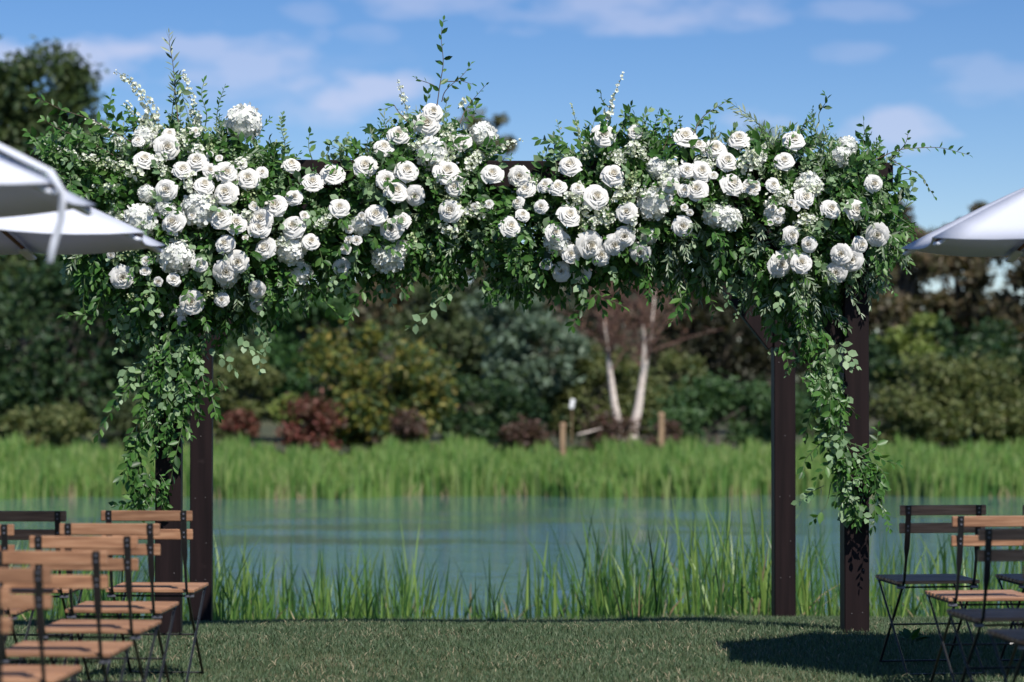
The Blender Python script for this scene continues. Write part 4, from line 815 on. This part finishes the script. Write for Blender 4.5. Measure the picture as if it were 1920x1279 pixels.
# tall twig over the middle
TWG = 'thin twigs standing up over the white rose pair'
branch('leafy_twig', 'tallest thin twig with sparse leaves standing above the rose pair', 'smilax', [(818, 215), (822, 155), (828, 118), (825, 70), (835, 38)], scale=1.35, start=.25, twig=True, leafscale=.62, maxleaves=22)
for lb, pp in (('short side twig with few leaves leaning from the tallest twig', [(820, 165), (800, 155), (776, 145)]), ('leafy side twig rising beside the tallest twig', [(828, 190), (845, 160), (885, 120)]), ('thin arching twig with leaves reaching over the hydrangea', [(862, 232), (880, 200), (910, 160)]), ('thin twig with small leaves beside white blossom spike', [(765, 230), (740, 195), (716, 205)]), ('bare side twig ending in a few leaves', [(835, 152), (865, 152), (888, 158)])):
    branch('leafy_twig', lb, 'smilax', pp, scale=1.1, start=.3, twig=True, leafscale=.62, maxleaves=15)
for lb, kd, pp, kw in (
    ('tall drooping sprig with hanging narrow leaves over the hydrangea group', 'olive', [(335, 230), (322, 160), (325, 110), (320, 64)], dict(scale=1.3, maxleaves=34, twig=True, start=.2)),
    ('thin arched stem beside the tall drooping sprig', 'box', [(320, 225), (335, 130), (345, 175), (355, 230)], dict(scale=2.0, maxleaves=28)),
    ('long dark leafed vine reaching out above the umbrella rim', 'smilax', [(260, 275), (180, 225), (110, 205), (65, 182)], dict(maxleaves=36, twig=True)),
    ('dark leafed vine spreading below the longest reaching vine', 'smilax', [(230, 300), (160, 265), (110, 240), (85, 225)], dict(maxleaves=30, twig=True)),
    ('leafy vine spreading level toward the cottonwood', 'smilax', [(220, 330), (150, 300), (100, 285), (62, 280)], dict(maxleaves=34)),
    ('green vine hanging close above the umbrella corner', 'smilax', [(240, 360), (180, 350), (130, 345), (95, 335)], dict(maxleaves=34)),
    ('upright green vine between the arching spike and the reaching vine', 'smilax', [(240, 260), (215, 230), (205, 200), (215, 175)], dict(maxleaves=22)),
    ('upright ruscus sprig with paired leaves left of the snowball hydrangea', 'ruscus', [(385, 240), (383, 195), (380, 152)], dict(maxleaves=26, scale=1.2)),
    ('upright ruscus sprig with dense leaves beside the snowball hydrangea', 'ruscus', [(405, 245), (412, 205), (420, 162)], dict(maxleaves=34, scale=.9)),
    ('upright variegated sprig standing alone on the beam', 'box', [(528, 300), (532, 260), (530, 215)], dict(scale=1.1, maxleaves=44, leafscale=1.25)),
    ('dark leafed sprig by the bare beam corner', 'smilax', [(585, 300), (583, 275), (580, 250)], dict(maxleaves=12, leafscale=.8)),
    ('curled variegated sprig above the bare beam', 'box', [(640, 310), (642, 280), (652, 252)], dict(scale=1.1, maxleaves=40, leafscale=1.2)),
    ('round leafed eucalyptus sprig lying along the beam top', 'euc', [(600, 300), (615, 280), (630, 262)], dict(maxleaves=14)),
    ('round leafed eucalyptus sprig beside the gap in the garland', 'euc', [(1045, 330), (1035, 290), (1040, 255)], dict(maxleaves=22)),
    ('leafy sprig rising beside the tall white spike', 'smilax', [(1150, 260), (1170, 225), (1185, 200)], dict(maxleaves=22, leafscale=.9)),
    ('broad leafed sprig beside the single round rose', 'euc', [(1195, 270), (1205, 235), (1215, 205)], dict(maxleaves=20)),
    ('thin dark stem with small leaves behind the rose trio', 'ruscus', [(1245, 280), (1252, 240), (1257, 210)], dict(maxleaves=14, twig=True)),
    ('small leafed stem leaning beside the rose trio', 'ruscus', [(1255, 275), (1268, 245), (1277, 222)], dict(maxleaves=12, twig=True)),
    ('arching twig leaning out over the highest round rose', 'smilax', [(1300, 250), (1325, 215), (1358, 190)], dict(maxleaves=14, leafscale=.75, twig=True)),
    ('tip sprig with few leaves beside the tall spike', 'smilax', [(1140, 200), (1130, 180), (1120, 172)], dict(maxleaves=7, leafscale=.5)),
    ('upright olive spray leaning over the round rose', 'olive', [(1440, 270), (1415, 230), (1372, 192)], dict(maxleaves=44)),
    ('second olive spray beside the leaning one', 'olive', [(1450, 280), (1425, 235), (1390, 215)], dict(maxleaves=40)),
    ('dark upright sprig with dense small leaves between roses', 'ruscus', [(1530, 280), (1525, 240), (1520, 203)], dict(scale=.9, maxleaves=40)),
    ('dark upright sprig crossing the dense one', 'ruscus', [(1545, 285), (1550, 245), (1555, 225)], dict(scale=.9, maxleaves=36)),
    ('top sprig with five large glossy leaves', 'smilax', [(1535, 230), (1545, 200), (1545, 178)], dict(maxleaves=9, leafscale=.85, start=.4)),
    ('bright green bushy sprig beside the tall hydrangea', 'ruscus', [(1610, 310), (1620, 270), (1627, 240)], dict(scale=.8, maxleaves=44)),
    ('bushy green sprig leaning from the tall hydrangea', 'ruscus', [(1615, 310), (1632, 285), (1645, 258)], dict(scale=.8, maxleaves=40)),
    ('long twig with yellowing leaves reaching out toward the single umbrella', 'smilax', [(1640, 300), (1690, 280), (1760, 275), (1815, 290)], dict(maxleaves=30, leafscale=.75, twig=True)),
    ('twig curving up from the long reaching twig', 'smilax', [(1670, 300), (1690, 275), (1703, 252)], dict(maxleaves=20, leafscale=.75, twig=True)),
    ('twig drooping below the long reaching twig', 'smilax', [(1670, 300), (1700, 320), (1735, 330), (1752, 368)], dict(maxleaves=24, leafscale=.62, twig=True)),
    ('arching ruscus vine ending in bright tips beside the umbrella corner', 'ruscus', [(1640, 380), (1680, 400), (1700, 420), (1722, 432)], dict(maxleaves=44, scale=.9)),
    ('olive spray hanging beside the lowest outer rose', 'olive', [(1660, 440), (1680, 470), (1690, 490), (1708, 508)], dict(maxleaves=34)),
    ('second olive spray drooping at the outer edge', 'olive', [(1640, 340), (1670, 380), (1680, 410)], dict(maxleaves=40)),
    ('olive spray drooping below the hydrangea pair', 'olive', [(1225, 420), (1215, 460), (1225, 500)], dict(maxleaves=40)),
    ('olive spray hanging between hydrangea and rose', 'olive', [(1240, 420), (1255, 450), (1250, 480)], dict(maxleaves=34)),
    ('silvery olive spray lying over the dark leaves', 'olive', [(1385, 375), (1410, 410), (1425, 430)], dict(maxleaves=40)),
    ('pale olive spray fanned over the lower roses', 'olive', [(1560, 440), (1555, 480), (1565, 520)], dict(maxleaves=44)),
    ('pale olive spray draped beside the rose pair', 'olive', [(1600, 400), (1615, 440), (1610, 480)], dict(maxleaves=44)),
    ('silver eucalyptus spray hanging above the brace', 'euc', [(1400, 490), (1395, 530), (1390, 570), (1382, 600)], dict(maxleaves=44, scale=.6, leafscale=.85)),
    ('eucalyptus spray hanging beside the brace spray', 'euc', [(1400, 480), (1415, 520), (1418, 550)], dict(maxleaves=30, scale=.7)),
    ('eucalyptus sprig with round leaves over the pair of low roses', 'euc', [(1420, 490), (1405, 510), (1425, 500)], dict(maxleaves=14))):
    branch('leafy_sprig', lb, kd, pp, **kw)
HG = 'sprigs hanging below the garland between the posts'
for lb, kd, pp, kw in (
    ('pale eucalyptus sprig hanging lowest below the middle of the garland', 'euc', [(850, 540), (825, 570), (795, 595), (766, 613)], dict(maxleaves=16, scale=1.2)),
    ('dark sprig hanging below the green tree side of the garland', 'smilax', [(590, 535), (610, 560), (632, 592)], dict(maxleaves=16)),
    ('light tipped sprig hanging next to the dark sprig', 'smilax', [(685, 540), (665, 575), (650, 600)], dict(maxleaves=16, leafscale=.9)),
    ('small two leaf sprig hanging above the yellowing tree', 'smilax', [(755, 520), (755, 540), (758, 555)], dict(maxleaves=7)),
    ('bright green sprig hanging in front of the silver tree', 'smilax', [(905, 520), (915, 545), (925, 565)], dict(maxleaves=12)),
    ('bright green sprig hanging beside the lone low rose', 'smilax', [(985, 520), (988, 545), (992, 568)], dict(maxleaves=12)),
    ('dark sprig trailing toward the silver tree', 'smilax', [(1120, 550), (1095, 580), (1068, 612)], dict(maxleaves=20)),
    ('dark broad leafed sprig hanging over the birch twigs', 'smilax', [(1110, 540), (1135, 560), (1168, 575)], dict(maxleaves=16)),
    ('thin vine hanging between birch and brace', 'smilax', [(1265, 540), (1280, 565), (1258, 605)], dict(maxleaves=16)),
    ('leafy vine hanging close to the brace', 'smilax', [(1290, 530), (1275, 560), (1290, 590)], dict(maxleaves=18)),
    ('dark sprig hanging over the brace', 'smilax', [(1330, 540), (1335, 570), (1340, 590)], dict(maxleaves=12)),
    ('round leafed eucalyptus sprig hanging from the corner above the shrubs', 'euc', [(455, 610), (460, 650), (480, 660), (490, 695)], dict(maxleaves=20)),
    ('eucalyptus sprig arching out of the leafy corner', 'euc', [(470, 600), (500, 640), (500, 660)], dict(maxleaves=14)),
    ('ruscus vine hanging at the inner corner of the garland', 'ruscus', [(520, 560), (520, 600), (515, 625)], dict(maxleaves=24)),
    ('thin vine hanging at the outer corner below the umbrella', 'smilax', [(160, 520), (150, 570), (172, 620)], dict(maxleaves=16, leafscale=.8)),
    ('level dark sprig poking out below the umbrella', 'smilax', [(190, 590), (150, 590), (115, 592)], dict(maxleaves=12, leafscale=.8))):
    branch('hanging_sprig', lb, kd, pp, group=HG, **kw)
for lb, kd, pp, kw in (
    ('smilax vine trailing out beside the post toward the chairs', 'smilax', [(310, 670), (250, 710), (215, 750), (185, 815)], dict(maxleaves=24)),
    ('eucalyptus strand fanned in front of the dark post', 'euc', [(330, 640), (320, 690), (300, 730), (285, 780)], dict(maxleaves=34, scale=.8)),
    ('eucalyptus strand reaching out from the post top', 'euc', [(300, 610), (250, 640), (220, 655)], dict(maxleaves=18)),
    ('smilax vine trailing to the chair back', 'smilax', [(300, 780), (250, 850), (240, 900), (260, 950)], dict(maxleaves=40)),
    ('smilax vine looping along the post face', 'smilax', [(345, 700), (348, 800), (325, 880), (305, 945)], dict(maxleaves=34)),
    ('smilax vine bunched beside the post', 'smilax', [(280, 790), (255, 830), (260, 880), (275, 935)], dict(maxleaves=40)),
    ('short smilax vine pointing at the second row slat', 'smilax', [(265, 930), (240, 945), (215, 948)], dict(maxleaves=8)),
    ('vine crossing in front of the inner post', 'smilax', [(370, 660), (375, 720), (368, 790)], dict(maxleaves=22)),
    ('pale leaf strand on the post front', 'euc', [(310, 690), (300, 740), (290, 790)], dict(maxleaves=20))):
    branch('trailing_vine', lb, kd, pp, Y=13.2, group='vines trailing down the unbraced posts', cat='vine', **kw)
for lb, kd, pp, kw in (
    ('main smilax vine hanging down the braced outer post', 'smilax', [(1530, 600), (1545, 700), (1560, 800), (1565, 900)], dict(maxleaves=44)),
    ('second smilax vine twisted around the main vine', 'smilax', [(1510, 600), (1535, 690), (1550, 780), (1555, 860)], dict(maxleaves=44)),
    ('pale leafed sprig reaching from vine to brace', 'euc', [(1500, 625), (1475, 645), (1448, 665)], dict(maxleaves=9)),
    ('dark vine hanging in front of the braced inner post', 'smilax', [(1470, 590), (1470, 640), (1475, 690)], dict(maxleaves=34)),
    ('vine curling away from the post at mid height', 'smilax', [(1545, 740), (1525, 770), (1510, 820)], dict(maxleaves=22)),
    ('vine reaching sideways past the post with a two leaf tip', 'smilax', [(1590, 830), (1630, 840), (1655, 865), (1682, 870)], dict(maxleaves=18)),
    ('vine arching up past the post edge', 'smilax', [(1600, 860), (1640, 840), (1650, 800)], dict(maxleaves=18)),
    ('lowest bushy vine hanging outside the post', 'smilax', [(1610, 860), (1640, 910), (1650, 950), (1640, 988)], dict(maxleaves=44)),
    ('second lowest vine hanging outside the post', 'smilax', [(1610, 850), (1625, 890), (1640, 930), (1655, 960)], dict(maxleaves=34)),
    ('bunch of large silver leaves at the vine end', 'euc', [(1575, 880), (1580, 920), (1590, 975)], dict(maxleaves=16, leafscale=1.5)),
    ('dark vine bunched inside the post', 'smilax', [(1550, 820), (1515, 860), (1500, 885)], dict(maxleaves=26)),
    ('small pale sprig floating out over the water', 'euc', [(1545, 910), (1515, 930), (1492, 940)], dict(maxleaves=8)),
    ('single hanging leaf stem at the vine end', 'smilax', [(1560, 905), (1545, 945), (1525, 978)], dict(maxleaves=4, start=.7))):
    branch('trailing_vine', lb, kd, pp, Y=13.2, group='vines trailing down the braced posts', cat='vine', **kw)
# small broad leafed weed on the lawn
q = P(1705, 1205, 12.7); wd = tag(empty('lawn_weed', (q.x, q.y, 0)), 'small dark broad leafed weed growing in the lawn by the shaded chair', 'plant')
for i in range(14):
    a = random.uniform(0, 6.28); e = random.uniform(.2, 1.0); d = Vector((math.cos(a) * math.cos(e), math.sin(a) * math.cos(e), math.sin(e))); nn = (Vector((0, 0, 1)) - d * d.z).normalized(); sd = nn.cross(d); l = random.uniform(.06, .1)
    o = ob('leaf', random.choice(LEAFME['smilax']), None, wd); o.matrix_local = Matrix(((d.x * l, sd.x * l, nn.x * l, d.x * .03), (d.y * l, sd.y * l, nn.y * l, d.y * .03), (d.z * l, sd.z * l, nn.z * l, .01), (0, 0, 0, 1)))
print('objects', len(bpy.data.objects))
